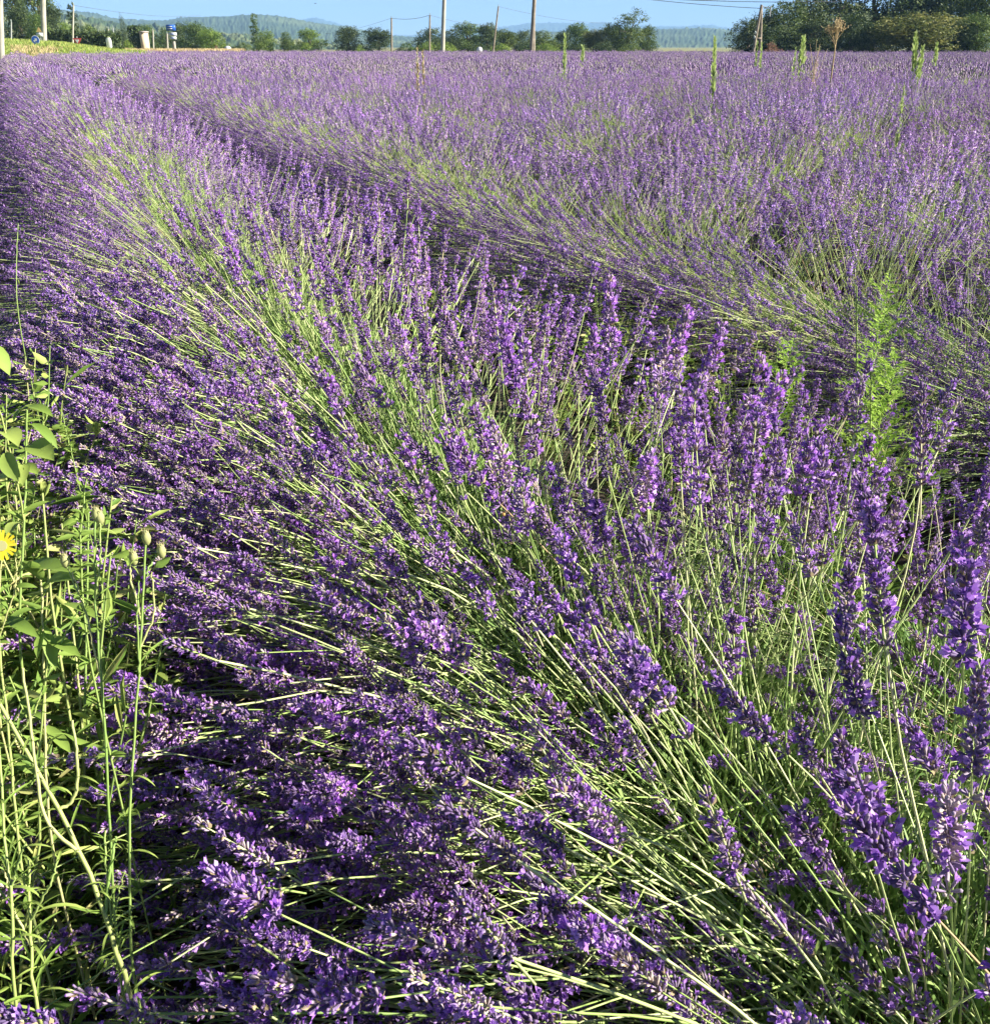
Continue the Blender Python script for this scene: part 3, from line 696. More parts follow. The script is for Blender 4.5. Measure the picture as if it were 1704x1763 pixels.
# wall, stone heap
M_PLASTER = mat('beige_plaster', [(0, (.52, .40, .27)), (1, (.66, .53, .38))], .9, use_tint=False, scale=3)
M_STONE = mat('grey_stone', [(0, (.22, .19, .18)), (1, (.42, .38, .36))], .9)
a = at(240, 56, 115); b_ = at(249, 56, 115); w_ = empty('garden_wall', ((a.x + b_.x) / 2, 115, 0)); tag(w_, 'beige rendered end wall beside the square cypress block', 'wall')
mb = MB(); hw = (b_.x - a.x) / 2; box(mb, (0, .6, a.z / 2), (2 * hw, 1.2, a.z)); link('wall_face', mb.mesh('wall_face', [M_PLASTER]), w_)
mb = MB(); box(mb, (0, .6, a.z + .07), (2 * hw + .16, 1.36, .14)); link('coping', mb.mesh('coping', [M_STONE]), w_)
e = empty('stone_wall', tuple(at(203, 88, 104).xy) + (0,)); tag(e, 'low tumbled grey stone wall left of the bright shrub', 'wall')
for i in range(46):
    mb = MB(); s_ = R.uniform(.22, .5); z = R.uniform(0, 1) ** 1.3; q = R.uniform(-.62, .62) * (1.1 - .5 * z)
    v = np.array([[x, y, z_] for x in (-.5, .5) for y in (-.5, .5) for z_ in (-.5, .5)]) * s_ + G.normal(0, .05, (8, 3))
    mb.add(v, [(0, 1, 3, 2), (4, 6, 7, 5), (0, 4, 5, 1), (2, 3, 7, 6), (0, 2, 6, 4), (1, 5, 7, 3)], 0)
    link('stone', mb.mesh('stone', [M_STONE]), e, (q * 1.25, R.uniform(-.3, .3), .12 + z * .75))

# ------------------------------------------------------------------ poles, wires, signs, bird
M_CONC = mat('pole_concrete', [(0, (.30, .29, .25)), (1, (.42, .40, .34))], .85, use_tint=False, scale=2)
M_WOOD = mat('pole_wood', [(0, (.17, .14, .11)), (1, (.30, .26, .20))], .9, use_tint=False, scale=3)
M_STEEL = mat('grey_steel', [(0, (.30, .31, .31)), (1, (.38, .39, .39))], .5, use_tint=False)
M_GLASS = mat('insulator', [(0, (.25, .30, .28)), (1, (.35, .4, .38))], .2, use_tint=False)
M_WIRE = mat('wire', [(0, (.06, .06, .065)), (1, (.09, .09, .09))], .5, use_tint=False)
def pole(name, pb, pt, Y, r0, r1, m, label, arms=0, zb=0, strut=None):
    B = at(pb[0], 88, Y); Tt = at(pt[0], pt[1], Y); B.z = zb
    e = empty(name, (B.x, Y, zb)); tag(e, label, 'utility pole', 'poles beyond the field')
    mb = MB(); d = Tt - Vector((B.x, Y, zb)); tube(mb, [(0, 0, -.3), tuple(d * .5), tuple(d)], [r0, (r0 + r1) / 2, r1], 10, 0, .5, cap=True)
    link('shaft', mb.mesh('shaft', [m], True), e)
    if arms:
        mb = MB(); box(mb, (d.x, 0, d.z - .25), (1.5, .09, .09)); link('crossarm', mb.mesh('crossarm', [M_STEEL]), e)
    for q in ((-.65, 0, .65) if arms else (0,)):
        mb = MB(); tube(mb, [(0, 0, 0), (0, 0, .06), (0, 0, .12), (0, 0, .2)], [.02, .05, .035, .05], 7, 0, .5, cap=True)
        link('insulator', mb.mesh('insulator', [M_GLASS], True), e, (d.x + q, 0, d.z - (.2 if arms else 0)))
    if strut:
        S_ = at(strut[0], 88, Y); mb = MB(); k = strut[1]
        tube(mb, [(S_.x - B.x, 0, -.3), tuple(d * k + Vector((0, .0, 0)))], [r0 * .8, r1 * .8], 8, 0, .5, cap=True); link('strut', mb.mesh('strut', [m], True), e)
    return B, Tt
pole('utility_pole', (-4, 88), (-1, -60), 64, .18, .17, M_CONC, 'thick pale concrete pole cut by the left edge of the view')
pole('utility_pole', (76, 88), (73, -70), 92, .23, .19, M_CONC, 'thick pale concrete pole standing on the green bank', zb=.8)
_, t123 = pole('utility_pole', (123, 88), (127, 9), 96, .09, .07, M_CONC, 'thin pale pole left of the yield sign', zb=.4)
pole('fence_post', (20, 88), (20, 38), 90, .06, .05, M_STEEL, 'short thin grey post between the first two thick poles', zb=1)
_, p187 = pole('utility_pole', (187, 88), (187, 50), 108, .07, .06, M_CONC, 'short slim pole with small top behind the white sign')
_, p195 = pole('utility_pole', (195, 88), (195, 48), 110, .06, .05, M_STEEL, 'short slim grey pole right of the white sign')
pole('fence_post', (263.5, 88), (263.5, 52), 120, .09, .08, M_CONC, 'pale slim post between the two small cypresses')
pole('fence_post', (288, 88), (288, 58), 116, .10, .09, M_CONC, 'pale slim post just left of the blue road sign')
_, p674 = pole('utility_pole', (674, 88), (674, 31), 128, .13, .10, M_WOOD, 'thin wooden pole in front of the dark round tree')
_, p740 = pole('utility_pole', (739, 88), (740, 26), 124, .12, .09, M_WOOD, 'thin wooden pole left of the thick pale pole')
pole('utility_pole', (761, 88), (766, -40), 112, .24, .19, M_CONC, 'thick pale grey pole with short side strut, centre of the tree line', strut=(756, .2))
_, p857 = pole('utility_pole', (847, 88), (858, 11), 126, .12, .09, M_WOOD, 'thin wooden pole leaning right above the middle trees')
_, p921 = pole('utility_pole', (914, 88), (922, -40), 108, .24, .18, M_WOOD, 'tall dark wooden pole with strut right of the leaning pole', strut=(918.5, .6))
# twin-legged pole on the right
Y = 98; tp = at(1310.5, 8, Y); bl = at(1294.5, 88, Y); br = at(1311, 88, Y); e = empty('twin_pole', (bl.x, Y, 0)); tag(e, 'leaning wooden pole with an upright second leg before the right grove', 'utility pole', 'poles beyond the field')
for nm, b0 in (('leg', bl), ('leg', br)):
    mb = MB(); k = 1.0 if b0 is bl else .96; d = Vector((tp.x - bl.x, 0, tp.z)) * 1.0; s0 = Vector((b0.x - bl.x, .0 if b0 is bl else .25, -.3))
    tube(mb, [tuple(s0), tuple(s0.lerp(d, k))], [.15, .11], 9, 0, .5, cap=True); link(nm, mb.mesh(nm, [M_WOOD], True), e)
mb = MB(); box(mb, ((tp.x - bl.x) * .45 + .25, 0, tp.z * .42), (.6, .12, .12)); link('brace', mb.mesh('brace', [M_WOOD]), e)
mb = MB(); a = Vector((tp.x - bl.x, 0, tp.z - .15)); tube(mb, [tuple(a), tuple(a + Vector((.85, 0, -.1)))], .04, 6, 0, .5); tube(mb, [tuple(a + Vector((.85, 0, .05))), tuple(a + Vector((.85, 0, -.8)))], .05, 6, 0, .5); link('bracket', mb.mesh('bracket', [M_STEEL]), e)
for q in (.42, .5):
    mb = MB(); tube(mb, [(0, 0, 0), (0, 0, .1), (0, 0, .2)], [.06, .09, .05], 8, 0, .5, cap=True); link('insulator', mb.mesh('insulator', [M_GLASS], True), e, (d.x * q - .15, -.2, d.z * q))
def wire(A, B, sag, label, r=.02):
    A, B = Vector(A), Vector(B); n = 24; P = [A.lerp(B, i / n) - Vector((0, 0, sag * 4 * (i / n) * (1 - i / n))) for i in range(n + 1)]
    mb = MB(); tube(mb, [tuple(p - A) for p in P], r, 4, 0, .5); o = link('power_line', mb.mesh('power_line', [M_WIRE]), None, A); tag(o, label, 'cable', 'overhead cables')
wire(tp - Vector((0, 0, .3)), at(1010, -14, 100), .15, 'thin cable dropping from upper sky to the leaning twin pole', .022)
wire(at(990, -12, 96), at(1440, 3, 96), .25, 'thin cable across the top of the view above the twin pole', .022)
wire(at(1120, -5, 97), at(1450, 2, 97), .2, 'thin cable close below the topmost cable over the twin pole', .022)
wire(p674, p740, .25, 'thin cable strung between the two thin wooden poles', .02)
wire(p740, at(860, 45, 150), .3, 'thin cable running right from the second thin pole', .014)
wire(p674, at(560, 58, 190), .3, 'faint cable running left from the first thin pole', .014)
wire(p857, at(1050, 40, 170), .4, 'faint cable running right from the leaning thin pole', .014)
wire(t123, at(345, 26, 200), .5, 'faint cable crossing the sky above the left hill', .014)
wire(at(140, 62, 101), p187, .9, 'low sagging cable in front of the long clipped hedge', .02)

M_BLUE = mat('sign_blue', [(0, (.02, .09, .42)), (1, (.03, .12, .50))], .4, use_tint=False)
M_WHITE = mat('sign_white', [(0, (.55, .57, .60)), (1, (.64, .66, .68))], .4, use_tint=False)
M_RED = mat('sign_red', [(0, (.42, .05, .05)), (1, (.50, .07, .06))], .4, use_tint=False)
M_ORANGE = mat('sign_orange', [(0, (.62, .40, .16)), (1, (.68, .45, .20))], .5, use_tint=False)
def disc(r, n, y, mat_, name, par, loc, rim=None, flat=.03):
    mb = MB(); a = np.linspace(0, 2 * math.pi, n, endpoint=False) + (math.pi / 2 if n != 3 else -math.pi / 2)
    F_ = np.stack([np.cos(a) * r, 0 * a + y, np.sin(a) * r], 1); B_ = F_ + [0, flat, 0]; V = np.concatenate([F_, B_])
    mb.add(V, [tuple(range(n))], 0, .5); mb.add(V, [tuple(range(2 * n - 1, n - 1, -1))], 0, .5); mb.add(V, [(i, i + n, (i + 1) % n + n, (i + 1) % n) for i in range(n)], 0, .5)
    return link(name, mb.mesh(name, [mat_]), par, loc)
def sign_post(name, px, py, Y, label, zb, r=.035, top=.35):
    c = at(px, py, Y); e = empty(name, (c.x, Y, zb)); tag(e, label, 'road sign'); mb = MB(); tube(mb, [(0, .06, -.3), (0, .06, c.z - zb + top)], r, 8, 0, .5, cap=True)
    link('post', mb.mesh('post', [M_STEEL], True), e); return e, c.z - zb
e, h = sign_post('road_sign', 61.5, 69, 84, 'round blue sign with a white arrow standing on the green bank', .0)
disc(.33, 28, 0, M_WHITE, 'sign_rim', e, (0, 0, h)); pl = disc(.29, 28, -.012, M_BLUE, 'sign_face', e, (0, 0, h))
mb = MB(); mb.add([(-.16, -.016, .06), (.02, -.016, .06), (.02, -.016, .14), (.19, -.016, 0), (.02, -.016, -.14), (.02, -.016, -.06), (-.16, -.016, -.06)], [tuple(range(7))], 0, .5)
ar = link('arrow', mb.mesh('arrow', [M_WHITE]), pl); ar.rotation_euler = (0, rad(-35), 0)
e, h = sign_post('road_sign', 68.5, 58, 90, 'small white sign with orange top beside the thick pole on the bank', .6)
mb = MB(); box(mb, (0, 0, 0), (.55, .03, .28)); link('white_plate', mb.mesh('white_plate', [M_WHITE]), e, (0, 0, h - .08))
disc(.24, 3, 0, M_ORANGE, 'orange_top', e, (0, -.02, h + .25)).rotation_euler = (0, math.pi, 0)
e, h = sign_post('yield_sign', 133.5, 70.5, 90, 'downward red and white triangle yield sign before the dark hedge', .1)
disc(.42, 3, 0, M_RED, 'sign_rim', e, (0, 0, h)); disc(.20, 3, -.015, M_WHITE, 'sign_face', e, (0, 0, h))
e, h = sign_post('road_sign', 188, 74, 98, 'white upright oblong sign at the end of the long hedge', 0)
mb = MB(); tube(mb, [(0, 0, -.42), (0, 0, -.3), (0, 0, .25), (0, 0, .40)], [.14, .25, .25, .14], 8, 0, .5, cap=True); o = link('panel', mb.mesh('panel', [M_WHITE]), e, (0, 0, h)); o.scale = (1, .35, 1.1)
e, h = sign_post('direction_sign', 296.5, 51, 112, 'stack of blue and white direction plates on a cream post', 0, .16, -1.1)
e.children[0].data.materials[0] = M_CONC
for dz, w_, hh, m in ((.18, .95, .55, M_BLUE), (-.42, .85, .30, M_WHITE), (-.78, .7, .26, M_WHITE)):
    mb = MB(); box(mb, (0, 0, 0), (w_, .06, hh)); p_ = link('plate', mb.mesh('plate', [m]), e, (.05 if dz < 0 else -.05, -.17, h + dz))
    mb = MB()
    for k in range(2): box(mb, (-w_ * .1, -.035, hh * (.18 - .36 * k)), (w_ * .5, .008, hh * .10))
    q_ = link('text_line', mb.mesh('text_line', [M_WHITE if m is M_BLUE else M_BLUE]), p_)
for px, py, Y, w_, lab in ((392.5, 84, 116, .36, 'small white marker near the foot of the sunlit tree'), (825.5, 85.5, 118, .34, 'small rounded white marker under the leaning thin pole')):
    e, h = sign_post('marker_post', px, py, Y, lab, 0, .05, 0); e['category'] = 'marker'
    mb = MB(); tube(mb, [(0, 0, -.3), (0, 0, -.15), (0, 0, .15), (0, 0, .28)], [w_ * .7, w_, w_ * .9, w_ * .3], 10, 0, .5, cap=True); link('cap', mb.mesh('cap', [M_WHITE], True), e, (0, 0, h))
# bird
bp = at(543, 6, 60); e = empty('flying_bird', bp, .3); tag(e, 'small dark bird flying in the sky above the blue mountain', 'bird')
M_BIRD = mat('bird_feathers', [(0, (.03, .03, .035)), (1, (.06, .06, .06))], .8)
mb = MB(); tube(mb, [(0, -.10, .0), (0, -.075, .005), (0, -.03, 0), (0, .03, 0), (0, .07, .0), (0, .12, .005)], [.004, .018, .024, .022, .01, .014], 8, 0, .5, cap=True); bd = link('body', mb.mesh('body', [M_BIRD], True), e)
for s_ in (-1, 1):
    mb = MB(); mb.add([(0, -.03, .01), (.06 * s_, -.045, .022), (.15 * s_, .01, .012), (.05 * s_, .012, .016), (0, .03, .01), (0, -.03, .004), (.06 * s_, -.04, .016), (.05 * s_, .01, .010), (0, .03, .004)], [(0, 1, 3, 4), (5, 6, 7, 8)], 0, .5); mb.add([(.06 * s_, -.045, .022), (.15 * s_, .01, .012), (.05 * s_, .012, .016)], [(0, 1, 2)], 0, .5)
    link('wing', mb.mesh('wing', [M_BIRD]), e)

# ------------------------------------------------------------------ weeds standing in the field
def tall_weed(px, ytop, ybase, Y, w, m, label, n=150, lean=0, name='tall_weed'):
    t_ = at(px, ytop, Y); b0 = at(px - lean, ybase, Y); h = t_.z - .25; e = empty(name, (b0.x, Y, 0)); tag(e, label, 'weed')
    mb = MB(); P = np.array([(0, 0, 0), ((t_.x - b0.x) * .4, .01, t_.z * .5), (t_.x - b0.x, 0, t_.z)]); tube(mb, P, [.012, .009, .004], 6, 0, .4); link('stem', mb.mesh('stem', [M_WSTEM], True), e)
    u = G.random(n) ** .8; z = .3 + (t_.z - .3) * u; a = np.arange(n) * 2.4; ln = w * (.9 - .45 * u ** 2) * G.uniform(.7, 1.3, n)
    D = np.stack([np.cos(a), np.sin(a), .9 + .6 * G.random(n)], 1); Fr = frames(D, np.zeros(n)); Fr = Fr * np.stack([ln * .22, ln, ln], 1)[:, None, :]
    base = np.stack([np.interp(z, P[:, 2], P[:, 0]), 0 * z, z], 1); mb = MB()
    v = np.array([[-.2, 0, 0], [.2, 0, 0], [.5, .1, .5], [-.5, .1, .5], [0, .25, .95]])
    tt = G.random(n); mb.tpl(v, [(0, 1, 2, 3)], Fr, base, 0, tt); mb.tpl(v, [(3, 2, 4)], Fr, base, 0, tt)
    o = link('leaves', mb.mesh('leaves', [m]), e); tag(o, kind='stuff')
M_PALEW = mat('pale_weed', [(0, (.30, .42, .12)), (1, (.56, .66, .26))], .6, .4)
tall_weed(1230, 66, 145, 13.5, .13, M_PALEW, 'tallest slim green weed spike standing well above the lavender', 260)
tall_weed(972, 60, 105, 22, .15, M_PALEW, 'slim green weed spike before the middle tree line', 180)
tall_weed(1575, 60, 112, 20, .20, M_PALEW, 'broad yellow green weed before the yellow green tree', 260, -6)
tall_weed(1588, 82, 112, 20, .18, M_PALEW, 'shorter side shoot weed leaning beside the broad yellow green weed', 160, 4)
tall_weed(1382, 66, 100, 26, .27, M_PALEW, 'small bright conical weed before the right grove', 200)
tall_weed(1303, 72, 95, 30, .15, M_PALEW, 'left weed of the green pair at the foot of the leaning twin pole', 120)
tall_weed(1311, 74, 95, 30, .15, M_PALEW, 'right weed of the green pair at the foot of the leaning twin pole', 120)
tall_weed(1612, 76, 92, 34, .25, M_PALEW, 'small green weed right of the broad yellow green weed', 120)
tall_weed(1369, 84, 98, 24, .14, M_PALEW, 'low green weed left of the small bright conical weed', 80)
tall_weed(1003, 80, 95, 40, .3, M_PALEW, 'low pale weed right of the slim weed by the tree line', 80)
tall_weed(718, 84, 122, 15, .10, M_STRAW, 'left pale weed of a faded pair in the far lavender', 120)
tall_weed(728, 90, 128, 14, .10, M_STRAW, 'right pale weed of a faded pair in the far lavender', 120)
tall_weed(1556, 150, 190, 9, .06, M_PALEW, 'yellowish weed tip inside the lavender below the broad weed', 120)
# dry branching weed
Y = 17; t_ = at(1440, 32, Y); b0 = at(1436, 88, Y); e = empty('dry_weed', (b0.x, Y, 0)); tag(e, 'dry tan weed branching like a goblet before the right grove', 'weed')
mb = MB(); zf = at(1436, 74, Y).z; tube(mb, [(0, 0, 0), (.005, 0, zf * .6), (.0, 0, zf)], [.014, .012, .010], 6, 0); link('stem', mb.mesh('stem', [M_DRY]), e)
mb = MB(); mh = MB()
for i in range(22):
    a = R.random() * 6.28; w_ = R.uniform(.05, .27) ; top_ = t_.z - R.uniform(0, .16) - w_ * .2; z0 = R.uniform(zf - .15, zf + .06)
    P = [(0, 0, z0), (w_ * .45 * math.cos(a), w_ * .45 * math.sin(a), z0 + (top_ - z0) * .45), (w_ * math.cos(a), w_ * math.sin(a), top_)]
    tube(mb, P, [.005, .0035, .002], 4, 0)
    for k in range(9):
        u = R.uniform(.45, 1); p = np.array(P[1]) * (1 - u) + np.array(P[2]) * u; q = p + np.array([R.gauss(0, .035), R.gauss(0, .035), R.uniform(.02, .07)])
        tube(mb, [p, q], .0018, 3, 0); box(mh, q, (.012, .012, .016), 0, R.random())
link('branches', mb.mesh('branches', [M_DRY]), e); link('seed_heads', mh.mesh('seed_heads', [M_DRY]), e)['kind'] = 'stuff'
Y = 16; b0 = at(1405, 95, Y); e = empty('dry_weed', (b0.x, Y, 0)); tag(e, 'small pinkish dry weed left of the goblet shaped dry weed', 'weed'); mb = MB()
for i in range(14):
    tube(mb, [(0, 0, .2), (R.gauss(0, .03), R.gauss(0, .03), .8), (R.gauss(0, .09), R.gauss(0, .05), R.uniform(.95, at(1405, 66, Y).z))], [.004, .003, .002], 4, 0)
link('stems', mb.mesh('stems', [M_DRY]), e)

# ------------------------------------------------------------------ verge weeds at the left, built leaf by leaf
def leaf_mesh(L, w, droop, fold=.25, seg=5):
    V = []; f = []
    for i in range(seg + 1):
        u = i / seg; x = math.sin(droop * u) / max(droop, .01) * L if droop > .01 else L * u
        z = -(1 - math.cos(droop * u)) / max(droop, .01) * L if droop > .01 else 0
        ww = w * (math.sin(math.pi * min(1, u * .93 + .05)) ** .8) * .5 if i < seg else .0004
        V += [(x, -ww, z + ww * fold * 2), (x, 0, z), (x, ww, z + ww * fold * 2)]
    for i in range(seg):
        for j in range(2): a = i * 3 + j; f.append((a, a + 3, a + 4, a + 1))
    mb = MB(); mb.add(V, f, 0, G.uniform(.2, .9)); return mb.mesh('leaf', [M_WLEAF], True)
BROAD = [leaf_mesh(1, .48, d) for d in (.2, .5, .8, 1.1)]
LANCE = [leaf_mesh(1, .27, d) for d in (.2, .6, 1.0)]
NARROW = [leaf_mesh(1, .075, d, .3, 6) for d in (.3, .9, 1.6, 2.2)]
def add_leaf(par, pos, direction, size, bank, roll=None):
    o = link('leaf', R.choice(bank), par, pos); d = Vector(direction).normalized(); q = d.to_track_quat('X', 'Z').to_matrix()
    q = q @ Matrix.Rotation(R.uniform(-.5, .5) if roll is None else roll, 3, 'X'); o.rotation_euler = q.to_euler(); o.scale = (size,) * 3; return o
def spline(P, n):
    P = np.array(P, float); t = np.linspace(0, 1, len(P)); T_ = np.linspace(0, 1, n); out = []
    for k in range(3):
        out.append(np.interp(T_, t, P[:, k]))
    out = np.stack(out, 1)
    for _ in range(9): out[1:-1] = (out[:-2] + out[1:-1] * 2 + out[2:]) / 4
    return out
def weed(name, label, lines, leaf_bank, size, dens, r=.0022, flowers=(), cat='weed', leaf_tilt=.6):
    """lines: list of [(px,py,Y), ...] from base to tip; the first line's base is the plant's root"""
    root = at(*lines[0][0]); e = empty(name, (root.x, root.y, 0)); tag(e, label, cat); O = Vector((root.x, root.y, 0)); nl = 0
    curves = []
    for li, ln in enumerate(lines):
        W = [tuple(at(*p) - O) for p in ln]
        if li:                                   # a branch leaves from the nearest point of the stem
            A_ = np.concatenate(curves); W[0] = tuple(A_[np.argmin(((A_ - np.array(W[0])) ** 2).sum(1))])
        if li == 0 and W[0][2] > .02: W = [(W[0][0], W[0][1] + .02, -.01)] + W
        P = spline(W, 22); P[1:-1] += G.normal(0, .0005, P[1:-1].shape); rr = .62 * r * (1 if li == 0 else .7); curves.append(P)
        mb = MB(); tube(mb, P, np.linspace(rr, rr * .62, 22), 6, 0, R.random()); link('stem', mb.mesh('stem', [M_WSTEM], True), e)
        Ln = np.linalg.norm(np.diff(P, axis=0), axis=1).sum(); k = int(Ln * dens * 1.7)
        for i in range(k):
            u = (i + R.random() * .7) / max(k, 1); j = int(u * 20) + 1 if u < 1 else 20
            tdir = Vector(P[min(j + 1, 21)] - P[j]).normalized(); a = i * 2.4 + R.gauss(0, .3)
            side = Matrix.Rotation(a, 3, tdir) @ tdir.orthogonal().normalized()
            add_leaf(e, P[j], side + tdir * leaf_tilt, size * R.uniform(.55, 1.2) * (1.1 - .5 * u), leaf_bank)
    for (px, py, Y, kind) in flowers:
        p = at(px, py, Y) - O; q = min((c_[-1] for c_ in curves), key=lambda c_: ((c_ - np.array(p)) ** 2).sum())
        if kind == 'bud' or (Vector(q) - p).length < .04: p = Vector(q)
        if kind == 'bud':
            mb = MB(); tube(mb, [(0, 0, -.008), (0, 0, -.005), (0, 0, 0), (0, 0, .005), (0, 0, .007)], [.0015, .0037, .0045, .003, .002], 9, 0, .3, cap=True)
            for k in range(7):
                a = k * .9; mb.add([(.0028 * math.cos(a), .0028 * math.sin(a), .004), (.0032 * math.cos(a + .5), .0032 * math.sin(a + .5), .004), (.0032 * math.cos(a + .2), .0032 * math.sin(a + .2), .010)], [(0, 1, 2)], 0, .9)
            link('bud', mb.mesh('bud', [M_BUD], True), e, p)
        else:
            fl = MB(); tube(fl, [(0, 0, -.008), (0, 0, -.002), (0, 0, .002)], [.003, .006, .006], 9, 0, .5, cap=True); c_ = link('flower_head', fl.mesh('flower_head', [M_BUD], True), e, p); c_.rotation_euler = (1.0, .35, 0)
            mb = MB()
            for k in range(18):
                a = k * 6.283 / 18 + R.gauss(0, .05); L_ = .016 * R.uniform(.85, 1.1); d_ = np.array([math.cos(a), math.sin(a), .15]); s_ = np.array([-math.sin(a), math.cos(a), 0]) * .0016
                mb.add([d_ * .004 - s_, d_ * .004 + s_, d_ * L_ + s_ * .9, d_ * L_ - s_ * .9], [(0, 1, 2, 3)], 0)
            link('petals', mb.mesh('petals', [M_YPETAL]), c_)
    return e, O
# broad-leaved weed at the left edge
e, O = weed('broad_leaved_weed', 'broad leaved green weed reaching highest at the left edge', [[(20, 1180, 1.0), (42, 960, 1.03), (44, 820, 1.05), (47, 705, 1.06)], [(43, 900, 1.04), (15, 760, 1.02), (-25, 625, 1.0)]], LANCE, .03, 14, .0030)
for (bx, by, tx, ty, s_, bk, Yb, Yt) in [(-30, 590, 32, 643, .050, BROAD, 1.0, .98), (47, 700, 8, 716, .034, LANCE, 1.06, 1.02), (48, 700, 94, 698, .034, LANCE, 1.06, 1.03), (56, 730, 107, 752, .036, LANCE, 1.05, 1.02),
        (2, 745, 35, 735, .046, BROAD, 1.03, .99), (55, 765, 88, 778, .028, BROAD, 1.05, 1.0), (44, 800, 30, 818, .032, BROAD, 1.04, 1.0), (44, 800, 66, 812, .030, BROAD, 1.04, 1.02), (5, 700, -15, 690, .05, BROAD, 1.03, 1.0),
        (10, 780, 26, 830, .04, BROAD, 1.02, .98), (-10, 830, 30, 812, .04, BROAD, 1.02, 1.0), (38, 900, 2, 905, .045, BROAD, 1.02, .98)]:
    p = at(bx, by, Yb) - O; q = at(tx, ty, Yt) - O; add_leaf(e, p, q - p, (q - p).length * .85, bk, R.uniform(-.2, .5))
weed('yellow_flowered_weed', 'weed with one yellow daisy like flower at the left edge', [[(-10, 1250, .92), (-4, 1080, .93), (4, 940, .94)], [(-8, 1100, .93), (30, 1010, .94), (28, 960, .95)]], LANCE, .035, 22, .0022, [(4, 940, .93, 'flower')])
e, O = weed('lanceolate_weed', 'weed with long lance shaped leaves below the yellow flower', [[(85, 1500, .80), (78, 1300, .83), (76, 1100, .86), (70, 990, .88)], [(77, 1180, .85), (120, 1080, .86), (140, 1040, .87)]], LANCE, .03, 18, .0026)
for (bx, by, tx, ty) in [(32, 985, 108, 950), (75, 1050, 8, 1042), (76, 1075, 96, 1150), (76, 1075, 62, 1130), (110, 1040, 166, 1056), (15, 1068, 46, 1072), (76, 1000, 40, 960), (80, 1100, 128, 1110), (72, 1200, 30, 1230), (80, 1250, 120, 1290), (78, 1010, 112, 975)]:
    p = at(bx, by, .87) - O; q = at(tx, ty, .84) - O; add_leaf(e, p, q - p, (q - p).length * 1.05, LANCE, R.uniform(-.3, .5))
weed('budding_weed', 'tall branched weed with closed buds, first stem from the left', [[(196, 1700, .70), (192, 1500, .73), (186, 1300, .77), (170, 1100, .80), (160, 980, .82), (166, 885, .84)], [(163, 1030, .81), (174, 960, .82), (172, 890, .84)], [(186, 1180, .79), (150, 1060, .81), (125, 985, .83)], [(150, 1060, .81), (112, 965, .83)]],
     NARROW, .035, 26, .0026, [(168, 872, .84, 'bud'), (173, 892, .84, 'bud'), (112, 955, .83, 'bud')])
weed('budding_weed', 'tall branched weed with closed buds, nearest the lavender', [[(236, 1760, .66), (226, 1650, .68), (216, 1450, .72), (240, 1180, .78), (246, 1050, .80), (252, 925, .82)], [(246, 1060, .80), (222, 985, .81), (230, 960, .815)], [(250, 985, .82), (264, 962, .82), (278, 948, .82)], [(243, 1130, .79), (268, 1060, .80), (262, 985, .81)], [(216, 1150, .77), (236, 1060, .79), (240, 1000, .80)]],
     NARROW, .036, 26, .0026, [(257, 915, .82, 'bud'), (280, 943, .82, 'bud'), (228, 962, .815, 'bud')])
weed('leafy_weed', 'feathery topped green weed between broad leaves and budding stems', [[(150, 1150, .84), (140, 1000, .86), (138, 900, .87), (150, 825, .88)]], LANCE, .018, 120, .0020)
weed('sprawling_weed', 'thick pale stem sprawling diagonally across the lower left', [[(225, 1720, .62), (205, 1640, .63), (150, 1480, .66), (70, 1330, .70), (-20, 1180, .74)], [(150, 1480, .66), (75, 1420, .67), (60, 1300, .70), (40, 1150, .73)], [(110, 1400, .68), (130, 1380, .69), (136, 1310, .70), (125, 1240, .72)], [(185, 1580, .64), (190, 1500, .66), (200, 1440, .68)]], NARROW, .042, 32, .0042, leaf_tilt=.9)
weed('narrow_leaved_weed', 'upright weed with curled narrow leaves in the bottom left corner', [[(70, 1763, .56), (55, 1700, .57), (52, 1560, .60), (50, 1480, .62)], [(52, 1640, .58), (20, 1560, .60), (5, 1490, .61)], [(50, 1590, .59), (90, 1520, .60), (100, 1480, .61)]], NARROW, .045, 40, .0028, leaf_tilt=1.2)
weed('narrow_leaved_weed', 'slender weed with narrow leaves beside the sprawling stem', [[(10, 1763, .55), (30, 1600, .58), (8, 1450, .62), (0, 1300, .66)], [(20, 1540, .59), (45, 1450, .61)]], NARROW, .042, 36, .0026, leaf_tilt=1.0)
weed('narrow_leaved_weed', 'pale green weed with narrow leaves among the lowest lavender heads', [[(215, 1740, .62), (190, 1600, .64), (185, 1500, .66), (182, 1430, .68)], [(190, 1590, .64), (215, 1500, .66)]], NARROW, .035, 36, .0022, leaf_tilt=1.0)
weed('narrow_leaved_weed', 'tiny narrow leaved weed poking out near the bottom edge', [[(480, 1780, .60), (478, 1730, .61), (476, 1690, .62)]], NARROW, .013, 60, .0012, leaf_tilt=1.2)
weed('narrow_leaved_weed', 'long straight pale weed stem left of the sprawling one', [[(40, 1560, .72), (25, 1380, .76), (8, 1180, .80), (-10, 1040, .83)], [(20, 1300, .77), (60, 1230, .79), (75, 1180, .80)]], NARROW, .03, 30, .0026, leaf_tilt=1.0)
weed('narrow_leaved_weed', 'thin weed stem standing alone against the dark lavender flank', [[(30, 560, 2.2), (28, 470, 2.25), (32, 385, 2.3)]], NARROW, .03, 10, .0022)
weed('bindweed', 'thin trailing weed with small leaves over the dark lavender flank', [[(130, 800, 1.15), (118, 760, 1.16), (108, 710, 1.17)]], LANCE, .016, 60, .0012)
